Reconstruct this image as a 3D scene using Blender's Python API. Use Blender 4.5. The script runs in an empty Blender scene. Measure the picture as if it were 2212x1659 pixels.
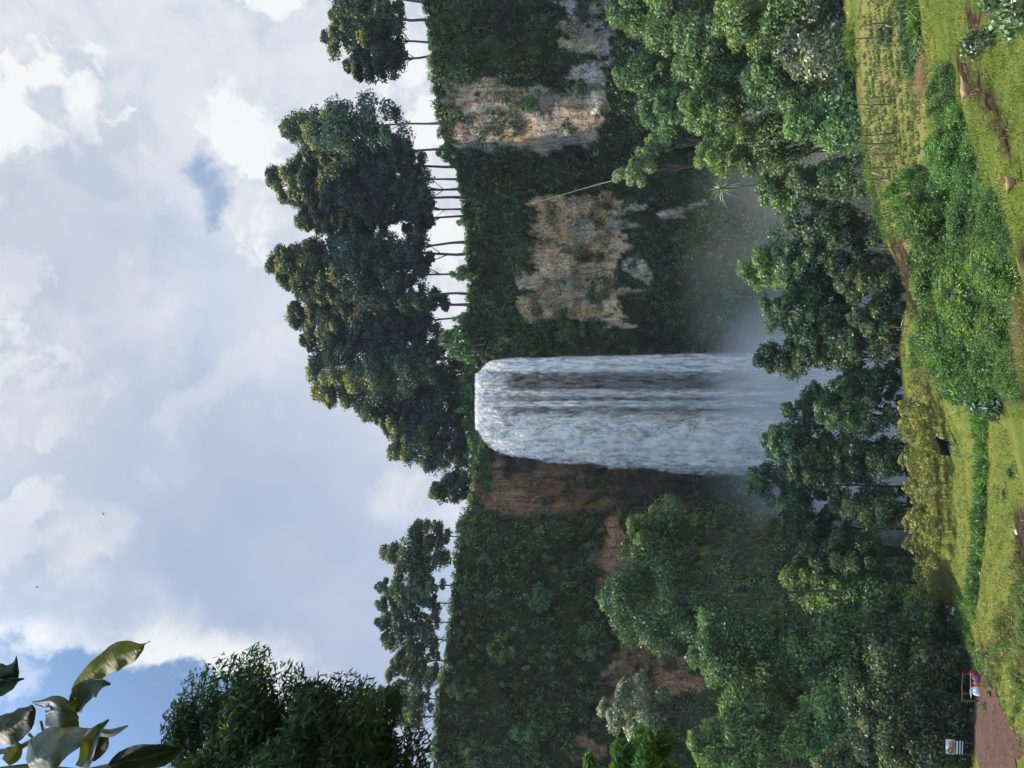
import bpy, bmesh, math, random
import numpy as np
from mathutils import Vector, Matrix
R = math.radians
S = bpy.context.scene
COL = S.collection

# ------------------------------------------------------------------ camera (photo taken with the phone on its side: world up is picture left)
TH = R(10.2); CT, ST = math.cos(TH), math.sin(TH); F = 769.0; K = 0.46293
cam = bpy.data.cameras.new("camera"); camo = bpy.data.objects.new("camera", cam); COL.objects.link(camo)
cam.sensor_fit = 'HORIZONTAL'; cam.sensor_width = 36; cam.lens = F/1024*36
cam.clip_start = 0.1; cam.clip_end = 4000
camo.matrix_world = Matrix(((0, 1, 0, 0), (ST, 0, -CT, 0), (-CT, 0, -ST, 0), (0, 0, 0, 1)))
S.camera = camo
S.view_settings.view_transform = 'Standard'; S.view_settings.look = 'None'
S.view_settings.exposure = 0.55; S.view_settings.gamma = 1
S.cycles.max_bounces = 5; S.cycles.diffuse_bounces = 2; S.cycles.glossy_bounces = 1
S.cycles.transmission_bounces = 3; S.cycles.transparent_max_bounces = 14; S.cycles.volume_bounces = 6
S.cycles.use_denoising = True
S.cycles.sample_clamp_indirect = 4
S.cycles.volume_step_rate = 2.0; S.cycles.volume_max_steps = 96

SUN = Vector((-0.64, 0.16, 0.76)).normalized()
# ------------------------------------------------------------------ node helpers
class NT:
    def __init__(s, tree): s.t = tree; s.L = tree.links
    def node(s, typ, **kw):
        n = s.t.nodes.new(typ)
        for k, v in kw.items(): setattr(n, k, v)
        return n
    def put(s, sock, v):
        if v is None: return
        if hasattr(v, 'is_output') or isinstance(v, bpy.types.NodeSocket): s.L.new(v, sock)
        elif isinstance(v, (tuple, list)) and len(v) == 3 and sock.type == 'RGBA': sock.default_value = (*v, 1)
        else: sock.default_value = v
    def m(s, op, a, b=None, c=None, clamp=False):
        n = s.node('ShaderNodeMath', operation=op); n.use_clamp = clamp
        s.put(n.inputs[0], a); s.put(n.inputs[1], b); s.put(n.inputs[2], c); return n.outputs[0]
    def vm(s, op, a, b=None, out=0, sc=None):
        n = s.node('ShaderNodeVectorMath', operation=op); s.put(n.inputs[0], a); s.put(n.inputs[1], b)
        if sc is not None: s.put(n.inputs['Scale'], sc)
        return n.outputs[out]
    def mix(s, f, a, b, typ='MIX'):
        n = s.node('ShaderNodeMix', data_type='RGBA', blend_type=typ)
        s.put(n.inputs[0], f); s.put(n.inputs[6], a); s.put(n.inputs[7], b); return n.outputs[2]
    def noise(s, vec, scale, detail=4, rough=0.55, dist=0.0):
        n = s.node('ShaderNodeTexNoise'); s.put(n.inputs['Vector'], vec); n.inputs['Scale'].default_value = scale
        n.inputs['Detail'].default_value = detail; n.inputs['Roughness'].default_value = rough; n.inputs['Distortion'].default_value = dist
        return n.outputs[0]
    def ss(s, v, lo, hi, a=0.0, b=1.0):
        n = s.node('ShaderNodeMapRange', interpolation_type='SMOOTHSTEP'); s.put(n.inputs[0], v)
        n.inputs[1].default_value = lo; n.inputs[2].default_value = hi; n.inputs[3].default_value = a; n.inputs[4].default_value = b
        return n.outputs[0]
    def mapv(s, vec, scale=(1, 1, 1), loc=(0, 0, 0)):
        n = s.node('ShaderNodeMapping'); s.put(n.inputs[0], vec); n.inputs['Scale'].default_value = scale; n.inputs['Location'].default_value = loc
        return n.outputs[0]
    def attr(s, name, out='Color'):
        return s.node('ShaderNodeAttribute', attribute_name=name).outputs[out]

def view_dir(a, b):
    u = (829.5-b)*K; v = (1106-a)*K
    return Vector((u, F*CT - v*ST, F*ST + v*CT)).normalized()
def P(a, b, y):
    d = view_dir(a, b); return d*(y/d.y)
def proj(X, Y, Z):
    depth = Y*CT + Z*ST; up = -Y*ST + Z*CT
    return 1106 - up*F/depth/K, 829.5 - X*F/depth/K
def px(y): return K*y/F          # metres per sheet pixel at a distance

# ------------------------------------------------------------------ sky
W = bpy.data.worlds.new("World"); S.world = W; W.use_nodes = True
t = NT(W.node_tree); W.node_tree.nodes.clear()
dirv = t.node('ShaderNodeTexCoord').outputs['Generated']
sky = t.node('ShaderNodeTexSky', sky_type='NISHITA'); sky.sun_disc = False
sky.sun_elevation = math.asin(SUN.z); sky.sun_rotation = math.atan2(SUN.x, SUN.y)
sky.altitude = 1800; sky.air_density = 1.0; sky.dust_density = 0.6
SKYF = 0.13
blue = t.vm('SCALE', sky.outputs[0], sc=SKYF)
blue = t.mix(0.7, blue, (0.23, 0.38, 0.64))
n1 = t.noise(dirv, 5.0, 9, 0.56, 0.25)
n2 = t.noise(t.mapv(dirv, (1, 1, 1), (3.1, 1.7, 0.4)), 13.0, 8, 0.6, 0.3)
n3 = t.noise(t.mapv(dirv, (1, 1, 1), (7.1, 4.7, 2.4)), 2.2, 5, 0.5, 0.3)
nn = t.m('ADD', t.m('MULTIPLY', n1, 0.65), t.m('MULTIPLY', n2, 0.35))
def warp(src, scale, amp, off, det=4):
    n = t.node('ShaderNodeTexNoise'); t.put(n.inputs['Vector'], t.mapv(src, (1, 1, 1), off)); n.inputs['Scale'].default_value = scale; n.inputs['Detail'].default_value = det; n.inputs['Roughness'].default_value = 0.6
    return t.vm('ADD', src, t.vm('SCALE', t.vm('SUBTRACT', n.outputs[1], (0.5, 0.5, 0.5)), sc=amp))
dirw = warp(warp(dirv, 5.0, 0.22, (2, 5, 1), 5), 22.0, 0.055, (1, 3, 7), 6)
dirh = warp(warp(dirv, 14.0, 0.07, (4, 1, 2), 4), 50.0, 0.022, (6, 3, 7), 5)
def blob(a, b, r, soft=0.5, src=None):
    d = t.vm('DISTANCE', src or dirw, tuple(view_dir(a, b)), out=1)
    d = t.m('ADD', d, t.m('MULTIPLY', t.m('SUBTRACT', nn, 0.5), r*0.9))
    return t.ss(d, r*(1-soft), r*(1+soft), 1.0, 0.0)
def acc(lst):
    o = lst[0]
    for q in lst[1:]: o = t.m('MAXIMUM', o, q)
    return o
grey = t.mix(t.ss(n3, 0.35, 0.65), (0.40, 0.485, 0.66), (0.52, 0.605, 0.76))
brt = acc([blob(60, 880, .10), blob(130, 720, .09), blob(290, 640, .085), blob(60, 120, .22), blob(180, 240, .17),
           blob(420, 130, .18, .4), blob(350, 60, .14), blob(540, 260, .13), blob(540, 450, .06), blob(560, 60, .22), blob(900, 1060, .05, .5),
           blob(950, 300, .15, .7), blob(800, 330, .17, .7), blob(200, 1180, .03), blob(960, 600, .2, .8)])
brt = t.m('MULTIPLY', brt, t.ss(n2, 0.30, 0.62, 0.45, 1.0))
cloud = t.mix(brt, grey, (0.77, 0.80, 0.85))
cloud = t.mix(t.m('MULTIPLY', t.ss(n1, 0.54, 0.74), 0.35), cloud, (0.80, 0.83, 0.88))
cloud = t.mix(t.m('MULTIPLY', t.ss(n2, 0.44, 0.30), 0.35), cloud, (0.48, 0.555, 0.685))
patchy = acc([blob(150, 150, .34, .5), blob(520, 150, .30, .5), blob(420, 420, .16, .6), blob(60, 860, .16, .6), blob(280, 640, .12, .6), blob(880, 300, .2, .6)])
c1 = t.noise(warp(dirv, 6.0, 0.12, (9, 2, 4), 4), 7.0, 9, 0.58, 0.2); c2 = t.noise(t.mapv(warp(dirv, 6.0, 0.12, (9, 2, 4), 4), (1, 1, 1), (0.035, 0.0, 0.035)), 7.0, 9, 0.58, 0.2)
puff = t.m('MULTIPLY', t.ss(c1, 0.47, 0.56), patchy); edge = t.ss(t.m('SUBTRACT', c1, c2), -0.035, 0.045)
cloud = t.mix(t.m('MULTIPLY', puff, 0.9), cloud, t.mix(edge, (0.60, 0.66, 0.75), (0.93, 0.94, 0.95)))
shade = acc([blob(170, 500, .1), blob(120, 330, .05), blob(250, 900, .12, .8)])
cloud = t.mix(t.m('MULTIPLY', shade, 0.55), cloud, (0.45, 0.52, 0.66))
# blue opening: everything past a slanting cloud edge
e1, e2 = view_dir(-40, 1300), view_dir(520, 1515)
nrm = e2.cross(e1).normalized()
if nrm.dot(view_dir(150, 1600)) < 0: nrm = -nrm
dist = t.vm('DOT_PRODUCT', dirv, tuple(nrm), out=1)
dist = t.m('ADD', dist, t.m('MULTIPLY', t.m('SUBTRACT', n1, 0.5), 0.20))
dist = t.m('ADD', dist, t.m('MULTIPLY', t.m('SUBTRACT', n2, 0.5), 0.10))
rim = t.m('MULTIPLY', t.ss(dist, -0.085, -0.012), t.ss(n1, 0.36, 0.55))
cloud = t.mix(rim, cloud, (0.88, 0.90, 0.92))
opening = t.ss(dist, -0.006, 0.012)
opening = t.m('MULTIPLY', opening, t.ss(n2, 0.30, 0.44, 0.6, 1.0))
hole = acc([blob(440, 348, .020, .6, dirh), blob(460, 385, .024, .6, dirh), blob(474, 425, .024, .6, dirh), blob(470, 462, .014, .6, dirh)])
opening = t.m('MAXIMUM', opening, t.m('MULTIPLY', hole, 0.72))
fin = t.mix(opening, cloud, blue)
# sky gain added towards the sun and behind the viewer as unseen fill light
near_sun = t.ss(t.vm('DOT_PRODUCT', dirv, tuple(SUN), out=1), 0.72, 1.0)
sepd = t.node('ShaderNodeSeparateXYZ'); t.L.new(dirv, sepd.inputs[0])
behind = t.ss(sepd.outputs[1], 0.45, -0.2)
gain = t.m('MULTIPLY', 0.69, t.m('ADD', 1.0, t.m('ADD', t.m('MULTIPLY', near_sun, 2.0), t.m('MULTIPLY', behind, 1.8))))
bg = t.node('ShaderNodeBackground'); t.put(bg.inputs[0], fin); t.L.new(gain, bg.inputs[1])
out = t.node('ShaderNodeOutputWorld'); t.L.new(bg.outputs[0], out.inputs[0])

sl = bpy.data.lights.new("sun", 'SUN'); so = bpy.data.objects.new("sun", sl); COL.objects.link(so)
sl.energy = 5.0; sl.angle = R(0.55); sl.color = (1.0, 0.93, 0.80)
so.rotation_euler = SUN.to_track_quat('Z', 'Y').to_euler()

# ------------------------------------------------------------------ materials
def material(name):
    m = bpy.data.materials.new(name); m.use_nodes = True; m.node_tree.nodes.clear()
    return m, NT(m.node_tree)
def finish(t, sh, vol=None):
    o = t.node('ShaderNodeOutputMaterial')
    if sh is not None: t.L.new(sh, o.inputs[0])
    if vol is not None: t.L.new(vol, o.inputs[1])
def leaf_mat(name, mul=1.0, trans=0.38, gloss=0.06, rough=0.45):
    m, t = material(name)
    c = t.attr('tint')
    r = t.node('ShaderNodeObjectInfo').outputs['Random']
    c = t.vm('SCALE', c, sc=t.m('MULTIPLY_ADD', r, 0.6*mul, 0.72*mul))
    c = t.vm('MULTIPLY', c, t.mix(t.m('FRACT', t.m('MULTIPLY', r, 7.13)), (0.88, 1.0, 1.04), (1.14, 1.02, 0.84)))
    d = t.node('ShaderNodeBsdfDiffuse'); t.put(d.inputs[0], c)
    tr = t.node('ShaderNodeBsdfTranslucent'); t.put(tr.inputs[0], t.vm('MULTIPLY', c, (1.5, 1.45, 0.6)))
    mx = t.node('ShaderNodeMixShader'); mx.inputs[0].default_value = trans; t.L.new(d.outputs[0], mx.inputs[1]); t.L.new(tr.outputs[0], mx.inputs[2])
    g = t.node('ShaderNodeBsdfGlossy'); g.inputs[0].default_value = (1, 1, 1, 1); g.inputs['Roughness'].default_value = rough
    m2 = t.node('ShaderNodeMixShader'); m2.inputs[0].default_value = gloss; t.L.new(mx.outputs[0], m2.inputs[1]); t.L.new(g.outputs[0], m2.inputs[2])
    finish(t, m2.outputs[0]); return m
def plain(name, col, var=0.25, scale=6, rough=0.85, bump=0.0, spec=0.2):
    m, t = material(name)
    v = t.node('ShaderNodeTexCoord').outputs['Object']
    n = t.noise(v, scale, 5)
    c = t.mix(n, tuple(x*(1-var) for x in col), tuple(min(1, x*(1+var)) for x in col))
    p = t.node('ShaderNodeBsdfPrincipled'); t.put(p.inputs['Base Color'], c); p.inputs['Roughness'].default_value = rough
    p.inputs['Specular IOR Level'].default_value = spec
    if bump:
        b = t.node('ShaderNodeBump'); b.inputs['Strength'].default_value = bump; t.L.new(n, b.inputs['Height']); t.L.new(b.outputs[0], p.inputs['Normal'])
    finish(t, p.outputs[0]); return m
M_EUC = leaf_mat('eucalypt_leaves', 1.0, 0.30, 0.03)
M_LEAF = leaf_mat('broad_leaves', 1.0, 0.32, 0.035, 0.5)
M_SILVER = leaf_mat('silver_leaves', 1.0, 0.30, 0.07, 0.5)
M_BUSH = leaf_mat('bush_leaves', 1.0, 0.34, 0.03, 0.5)
M_GRASS = leaf_mat('grass_blades', 1.0, 0.42, 0.03)
M_BARK = plain('grey_bark', (0.16, 0.13, 0.105), 0.5, 1.2, 0.9)
M_DBARK = plain('dark_bark', (0.075, 0.06, 0.05), 0.5, 1.5, 0.9)
M_STEM = plain('thin_stem', (0.15, 0.11, 0.065), 0.4, 3, 0.9)

# ------------------------------------------------------------------ numpy helpers
def h3(ix, iy, iz, seed):
    v = np.sin(ix*127.1 + iy*311.7 + iz*74.7 + seed*53.31)*43758.5453
    return v - np.floor(v)
def vnoise(x, y, z=0.0, seed=0):
    x, y, z = np.broadcast_arrays(np.asarray(x, float), np.asarray(y, float), np.asarray(z, float))
    ix, iy, iz = np.floor(x), np.floor(y), np.floor(z); fx, fy, fz = x-ix, y-iy, z-iz
    fx, fy, fz = [f*f*(3-2*f) for f in (fx, fy, fz)]
    r = 0
    for dx in (0, 1):
        for dy in (0, 1):
            for dz in (0, 1):
                r = r + h3(ix+dx, iy+dy, iz+dz, seed)*(fx if dx else 1-fx)*(fy if dy else 1-fy)*(fz if dz else 1-fz)
    return r
def fbm(x, y, z=0.0, seed=0, o=4):
    r, a, s = 0, 0.5, 0
    for i in range(o):
        r = r + a*vnoise(np.asarray(x)*2**i, np.asarray(y)*2**i, np.asarray(z)*2**i, seed+i*7); s += a; a *= 0.5
    return r/s
def in_poly(poly, X, Y):
    ins = np.zeros(np.shape(X), bool); n = len(poly)
    for i in range(n):
        x1, y1 = poly[i]; x2, y2 = poly[(i+1) % n]
        c = ((y1 > Y) != (y2 > Y))
        xi = (x2-x1)*(Y-y1)/((y2-y1) if y2 != y1 else 1e-9) + x1
        ins ^= c & (X < xi)
    return ins
def mesh_np(name, V, FQ, mat=None, attrs=None, smooth=False):
    me = bpy.data.meshes.new(name); V = np.asarray(V, np.float32); FQ = np.asarray(FQ, np.int32)
    k = FQ.shape[1]
    me.vertices.add(len(V)); me.vertices.foreach_set('co', V.ravel())
    me.loops.add(FQ.size); me.loops.foreach_set('vertex_index', FQ.ravel())
    me.polygons.add(len(FQ)); me.polygons.foreach_set('loop_start', np.arange(0, FQ.size, k, dtype=np.int32))
    try: me.polygons.foreach_set('loop_total', np.full(len(FQ), k, np.int32))
    except Exception: pass
    if smooth: me.polygons.foreach_set('use_smooth', np.ones(len(FQ), bool))
    for nm, A in (attrs or {}).items():
        A = np.asarray(A, np.float32)
        if A.shape[1] == 3: A = np.concatenate([A, np.ones((len(A), 1), np.float32)], 1)
        ca = me.color_attributes.new(nm, 'FLOAT_COLOR', 'POINT'); ca.data.foreach_set('color', A.ravel())
    me.update(calc_edges=True); me.validate()
    for mm in (mat if isinstance(mat, (list, tuple)) else [mat]):
        if mm: me.materials.append(mm)
    return me
def obj(name, data, parent=None, loc=None):
    o = bpy.data.objects.new(name, data); COL.objects.link(o)
    if parent: o.parent = parent
    if loc is not None: o.location = loc
    return o
def tag(o, label=None, cat=None, group=None, kind=None):
    if label: o['label'] = label
    if cat: o['category'] = cat
    if group: o['group'] = group
    if kind: o['kind'] = kind
    return o
def thing(name, label, cat, loc=(0, 0, 0), rz=0.0, group=None):
    o = obj(name, None, loc=loc); o.rotation_euler[2] = rz; return tag(o, label, cat, group)
def unit(v): return v/np.maximum(np.linalg.norm(v, axis=-1, keepdims=True), 1e-9)
def leaf_quads(C, N, size, aspect, rng, T=None):
    n = len(C); N = unit(N)
    if T is None: T = rng.normal(size=(n, 3))
    T = unit(T - N*np.sum(T*N, 1, keepdims=True)); B = np.cross(N, T)
    s = np.asarray(size).reshape(-1, 1)
    V = np.stack([C-T*s, C+B*s*aspect-T*s*0.1, C+T*s, C-B*s*aspect-T*s*0.1], 1).reshape(-1, 3)
    return V, np.arange(4*n).reshape(-1, 4)
def rep4(c): return np.repeat(c, 4, axis=0)
def tube(pts, rad, n=6):
    pts = np.asarray(pts, float); rad = np.asarray(rad, float); V = []
    for i in range(len(pts)):
        d = pts[min(i+1, len(pts)-1)] - pts[max(i-1, 0)]; d = d/max(np.linalg.norm(d), 1e-9)
        a = np.cross(d, (0.31, 0.95, 0.05)); a /= max(np.linalg.norm(a), 1e-9); b = np.cross(d, a)
        for k in range(n):
            w = 2*math.pi*k/n; V.append(pts[i] + rad[i]*(a*math.cos(w)+b*math.sin(w)))
    Fq = [(i*n+k, i*n+(k+1) % n, (i+1)*n+(k+1) % n, (i+1)*n+k) for i in range(len(pts)-1) for k in range(n)]
    return np.array(V), np.array(Fq)
class Geo:
    def __init__(s): s.V, s.F, s.A, s.n = [], [], [], 0
    def add(s, V, Fq, col=None):
        s.V.append(V); s.F.append(np.asarray(Fq)+s.n); s.n += len(V)
        if col is not None: s.A.append(np.broadcast_to(np.asarray(col, float), (len(V), 3)))
    def mesh(s, name, mat, smooth=False):
        return mesh_np(name, np.concatenate(s.V), np.concatenate(s.F), mat, {'tint': np.concatenate(s.A)} if s.A else None, smooth)
def pick(rng, cols, w, n):
    c = np.asarray(cols, float); i = rng.choice(len(c), size=n, p=np.asarray(w)/np.sum(w)); return c[i]

# ------------------------------------------------------------------ tree makers: metres, base at the origin
def make_tree(seed,  H, Rr, z0, ncl, nl, leaf, cols, lit_tint, prof='dome', mat=None, bark=None, rc=(.26, .44), up=0.25, aspect=0.5, r0=None, stems=1, droop=0.0, flat=0.75, jit=0.7, yt=0.5, lean=0.0, ytop=False):
    rng = np.random.default_rng(seed)
    tz = np.sort(rng.random(ncl)**0.85); tz[-1] = 1.0
    if prof == 'dome': pr = np.sin(np.pi*np.clip(tz*0.80+0.13, 0, 1))**0.7
    elif prof == 'cone': pr = (1-tz)**0.75*0.95+0.12
    elif prof == 'round': pr = np.sqrt(np.clip(1-(2*tz-0.9)**2*0.9, 0.02, 1))
    else: pr = np.clip(0.55+0.5*tz, 0, 1)*np.sqrt(np.clip(1.03-tz**4, 0.05, 1))
    pr = pr*(0.75+0.5*rng.random(ncl))
    ang = rng.random(ncl)*2*np.pi; rad = Rr*pr*(0.25+0.75*np.sqrt(rng.random(ncl)))*0.80
    rcl = Rr*(rc[0]+(rc[1]-rc[0])*rng.random(ncl))*(0.75+0.5*(1-np.abs(2*tz-1)))
    zc = H*(z0+(1-z0)*tz) - rcl*flat*0.9*(tz > 0.5)
    bend = rng.normal(size=2)*H*0.02
    cx = rad*np.cos(ang)+bend[0]*tz+lean*H*(zc/H)**1.5; cy = rad*np.sin(ang)+bend[1]*tz
    CC = np.stack([cx, cy, zc], 1)
    idx = np.repeat(np.arange(ncl), nl); n = len(idx)
    d = rng.normal(size=(n, 3)); d[:, 2] = d[:, 2]*0.85+up*np.linalg.norm(d, axis=1); d = unit(d)
    rr = (rcl[idx]*np.sqrt(0.22+0.86*rng.random(n)))[:, None]
    lump = 1+0.28*(vnoise(d[:, 0]*2.3+idx*3.1, d[:, 1]*2.3, d[:, 2]*2.3, seed)-0.5)[:, None]*2
    C = CC[idx] + d*rr*lump*np.array([1, 1, flat])
    C[:, 2] -= droop*(rr[:, 0]*rng.random(n))
    N = d + rng.normal(size=(n, 3))*jit
    clc = pick(rng, cols, np.ones(len(cols)), ncl)*(0.8+0.4*rng.random((ncl, 1)))
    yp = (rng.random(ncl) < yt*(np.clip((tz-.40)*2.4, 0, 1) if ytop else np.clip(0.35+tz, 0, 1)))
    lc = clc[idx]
    ym = yp[idx] & (d[:, 2] > 0.15+0.5*rng.random(n))  # sunlight painted into the colour of upward-facing leaves
    lc = np.where(ym[:, None], np.asarray(lit_tint)*(0.8+0.4*rng.random((n, 1))), lc)*(0.72+0.56*rng.random((n, 1)))
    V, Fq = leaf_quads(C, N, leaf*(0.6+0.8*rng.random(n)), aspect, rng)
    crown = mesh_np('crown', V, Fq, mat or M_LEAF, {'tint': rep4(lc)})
    g = Geo(); r0 = r0 or H*0.011
    ts = np.linspace(0, 1, 9)
    for sidx in range(stems):
        off = rng.normal(size=2)*(Rr*0.12 if stems > 1 else 0); sp = rng.normal(size=2)*(Rr*0.35 if stems > 1 else 0)
        wob = rng.normal(size=(9, 2))*H*0.004; wob[0] = 0
        line = np.stack([off[0]+sp[0]*ts+bend[0]*ts+wob[:, 0]+lean*H*ts**1.5, off[1]+sp[1]*ts+bend[1]*ts+wob[:, 1], ts*H*0.93], 1)
        g.add(*tube(line, r0*(1.0-0.8*ts)*(1+0.5*np.exp(-ts*30)), 7))
        if sidx == 0: main = line
    for k in rng.permutation(ncl)[:min(ncl, 26)]:
        e = CC[k]; zb = max(H*z0*0.8, e[2]-(0.5+0.8*rng.random())*np.hypot(e[0], e[1])-0.1*H)
        tt = min(zb/(H*0.93), 0.95); b = np.array([np.interp(tt, ts, main[:, i]) for i in range(3)])
        mid = (b+e)/2 + np.array([0, 0, -0.06*np.linalg.norm(e-b)])
        g.add(*tube([b, mid, e], [r0*0.36, r0*0.22, r0*0.07], 4))
    trunk = g.mesh('trunk', bark or M_BARK, True)
    return trunk, crown, H, Rr
E_D, E_M = (0.042, 0.066, 0.034), (0.062, 0.088, 0.040)
STY = {
 'euc': dict(cols=[(0.030, 0.056, 0.038), (0.042, 0.070, 0.044), (0.034, 0.060, 0.044)], lit_tint=(0.29, 0.26, 0.06), mat=M_EUC, bark=M_DBARK, rc=(.28, .50), yt=.8, up=.30, leaf=0.25, k=27, r0=0.24, c=9),
 'slim': dict(cols=[(0.045, 0.08, 0.045), (0.06, 0.095, 0.05)], lit_tint=(0.18, 0.19, 0.06), mat=M_EUC, bark=M_DBARK, rc=(.26, .46), yt=.6, leaf=0.22, k=24, r0=0.13, c=8),
 'broad': dict(cols=[(0.098, 0.170, 0.056), (0.128, 0.205, 0.068), (0.070, 0.130, 0.046)], lit_tint=(0.19, 0.27, 0.075), mat=M_LEAF, bark=M_DBARK, rc=(.22, .42), yt=.5, leaf=0.185, k=46, r0=.30, c=6.5),
 'wood': dict(cols=[(0.045, 0.080, 0.032), (0.062, 0.10, 0.04), (0.034, 0.060, 0.028)], lit_tint=(0.15, 0.19, 0.07), mat=M_LEAF, bark=M_DBARK, rc=(.16, .34), yt=.5, leaf=.15, k=56, r0=.22, c=4.5),
 'belt': dict(cols=[(0.056, 0.10, 0.044), (0.075, 0.125, 0.05), (0.046, 0.085, 0.042)], lit_tint=(0.12, 0.17, 0.06), mat=M_LEAF, bark=M_DBARK, rc=(.22, .40), yt=.4, leaf=0.165, k=32, r0=.20, c=8),
 'silv': dict(cols=[(0.095, 0.135, 0.075), (0.13, 0.165, 0.10), (0.06, 0.095, 0.052)], lit_tint=(0.26, 0.29, 0.17), mat=M_SILVER, bark=M_DBARK, rc=(.20, .36), yt=.7, leaf=0.2, k=36, r0=.25, c=5.5),
 'open': dict(cols=[(0.12, 0.18, 0.08), (0.15, 0.21, 0.10)], lit_tint=(0.22, 0.26, 0.105), mat=M_LEAF, bark=M_DBARK, rc=(.26, .42), yt=.6, leaf=0.2, k=12, r0=.15, c=8)}
PROFS = ['round', 'dome', 'tall', 'round', 'dome', 'cone']
SHRUB = [make_tree(600+i, 3.0, 1.7, 0.05, 22, 90, 0.17, [(0.06, 0.12, 0.034), (0.08, 0.15, 0.04), (0.05, 0.10, 0.03)], (0.15, 0.22, 0.05), pf, M_BUSH, M_STEM, (.3, .5), yt=0.5, stems=3, r0=0.05)
         for i, pf in enumerate(['round', 'dome', 'round', 'tall'])]
ROW = [make_tree(700+i, 2.6, 0.68, 0.55, 24, 15, 0.075, [(0.20, 0.20, 0.05), (0.27, 0.24, 0.06), (0.13, 0.18, 0.045)], (0.34, 0.32, 0.09), 'round', M_BUSH, M_STEM, (.2, .36), yt=0.5, stems=5, r0=0.017)
       for i in range(4)]
SEED = [1000]
def put_tree(style, pf, name, label, cat, base, top, hw, ch, group=None):
    """a tree of its own: base and top are world points, hw the crown's half width and ch its height, in metres"""
    s = STY[style]; v = Vector(top)-Vector(base); h = v.length; ch = min(ch, h*0.97); SEED[0] += 1
    ncl = max(12, int(s['k']*min(ch/hw, 5.5)/2.0)); nl = int(s['c']*(sum(s['rc'])/2*hw/s['leaf'])**2); nl = max(60, min(430, nl))
    tr, cr, _, _ = make_tree(SEED[0], h, hw, 1-ch/h, ncl, nl, s['leaf'], s['cols'], s['lit_tint'], PROFS[pf % 6], s['mat'], s['bark'], s['rc'], s.get('up', .25), ytop=(style == 'euc'), r0=s['r0']*(0.8+0.4*((SEED[0]*37) % 10)/10), yt=s['yt'])
    e = thing(name, label, cat, base, 0.0, group); e.rotation_mode = 'QUATERNION'; e.rotation_quaternion = Vector((0, 0, 1)).rotation_difference(v)
    obj('trunk', tr, e); obj('crown', cr, e); return e
def put_shrub(proto, name, label, cat, base, top, hw, group=None, rz=0.0):
    trunk, crown, H, Rr = proto; e = thing(name, label, cat, base, rz, group); h = (Vector(top)-Vector(base)).length
    e.scale = (hw/Rr, hw/Rr, h/H); obj('stem', trunk, e); obj('foliage', crown, e); return e
USE_MIST, USE_HAZE, HAZE, MIST_CORE, MIST_WIDE = True, True, 0.0001, 0.17, 0.012
# ------------------------------------------------------------------ terrain: one sheet through surveyed points
CP = [P(*q) for q in [
    (2212, 1659, 45), (2105, 1659, 62), (2105, 1450, 66), (2212, 1300, 47), (2130, 1300, 58), (2060, 1310, 75), (2005, 1300, 85),
    (2130, 1000, 57), (2065, 1000, 66), (1967, 1000, 80), (2212, 1050, 45), (2195, 900, 44), (1990, 1150, 83), (2100, 1450, 72),
    (1945, 760, 76), (2010, 760, 64), (1907, 500, 69), (1857, 250, 64), (1822, 30, 62), (1960, 470, 55), (1985, 300, 49), (1955, 30, 49),
    (2000, 30, 42), (2085, 200, 29), (2115, 190, 25), (2112, 345, 21.5), (2212, 30, 17), (2212, 380, 17.5), (2205, 560, 22), (2212, 700, 25), (2205, 820, 29),
    (2100, 560, 36), (2080, 760, 42), (1965, 620, 70)]]
CP += [Vector(q) for q in [
    (0, 0, -1.65), (0, 6, -3.4), (12, 0, -1.6), (-12, 0, -2.6), (-12, 14, -8.5), (-25, 25, -14), (-50, 40, -18), (-90, 40, -19), (40, 25, -8), (70, 30, -8), (120, 40, -8),
    (60, 58, -13), (95, 60, -12), (-75, 70, -25), (-110, 70, -24), (-20, -25, 0), (20, -25, 2), (90, -20, 5), (-90, -20, -4),
    (-100, 108, -40), (-60, 108, -44), (-20, 108, -49), (20, 108, -49), (60, 105, -44), (110, 105, -38),
    (-100, 95, -33), (-60, 95, -34), (-20, 95, -37), (20, 92, -38), (60, 86, -31), (110, 86, -27), (0, 125, -50), (40, 125, -49), (-40, 125, -48), (90, 125, -45), (-90, 125, -44), (0, 140, -52), (80, 140, -50), (-80, 140, -50)]]
CPX = np.array([[c.x, c.y] for c in CP]); CPZ = np.array([c.z for c in CP])
def _phi(r2): return np.sqrt(r2+6.0)
_A = _phi(((CPX[:, None]-CPX[None])**2).sum(-1)); _n = len(CPX)
_M = np.zeros((_n+3, _n+3)); _M[:_n, :_n] = _A - np.eye(_n)*0.25; _M[:_n, _n] = 1; _M[:_n, _n+1:] = CPX; _M[_n, :_n] = 1; _M[_n+1:, :_n] = CPX.T
_w = np.linalg.solve(_M, np.concatenate([CPZ, np.zeros(3)]))
def terr(x, y):
    x = np.asarray(x, float); y = np.asarray(y, float); sh = x.shape; xf, yf = x.ravel(), y.ravel(); out = np.empty(xf.shape)
    for i in range(0, len(xf), 20000):
        X, Y = xf[i:i+20000], yf[i:i+20000]
        r2 = (X[:, None]-CPX[:, 0])**2 + (Y[:, None]-CPX[:, 1])**2
        out[i:i+20000] = _phi(r2)@_w[:_n] + _w[_n] + _w[_n+1]*X + _w[_n+2]*Y
    amp = np.clip((yf-4)/20, 0.0, 1)*np.clip((np.hypot(xf, yf)-8)/20, 0, 1)
    out += amp*(0.5*(fbm(xf*0.22, yf*0.22, 0, 3, 3)-0.5) + 0.16*(fbm(xf*1.1, yf*1.1, 0, 9, 2)-0.5))
    return out.reshape(sh)
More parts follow.
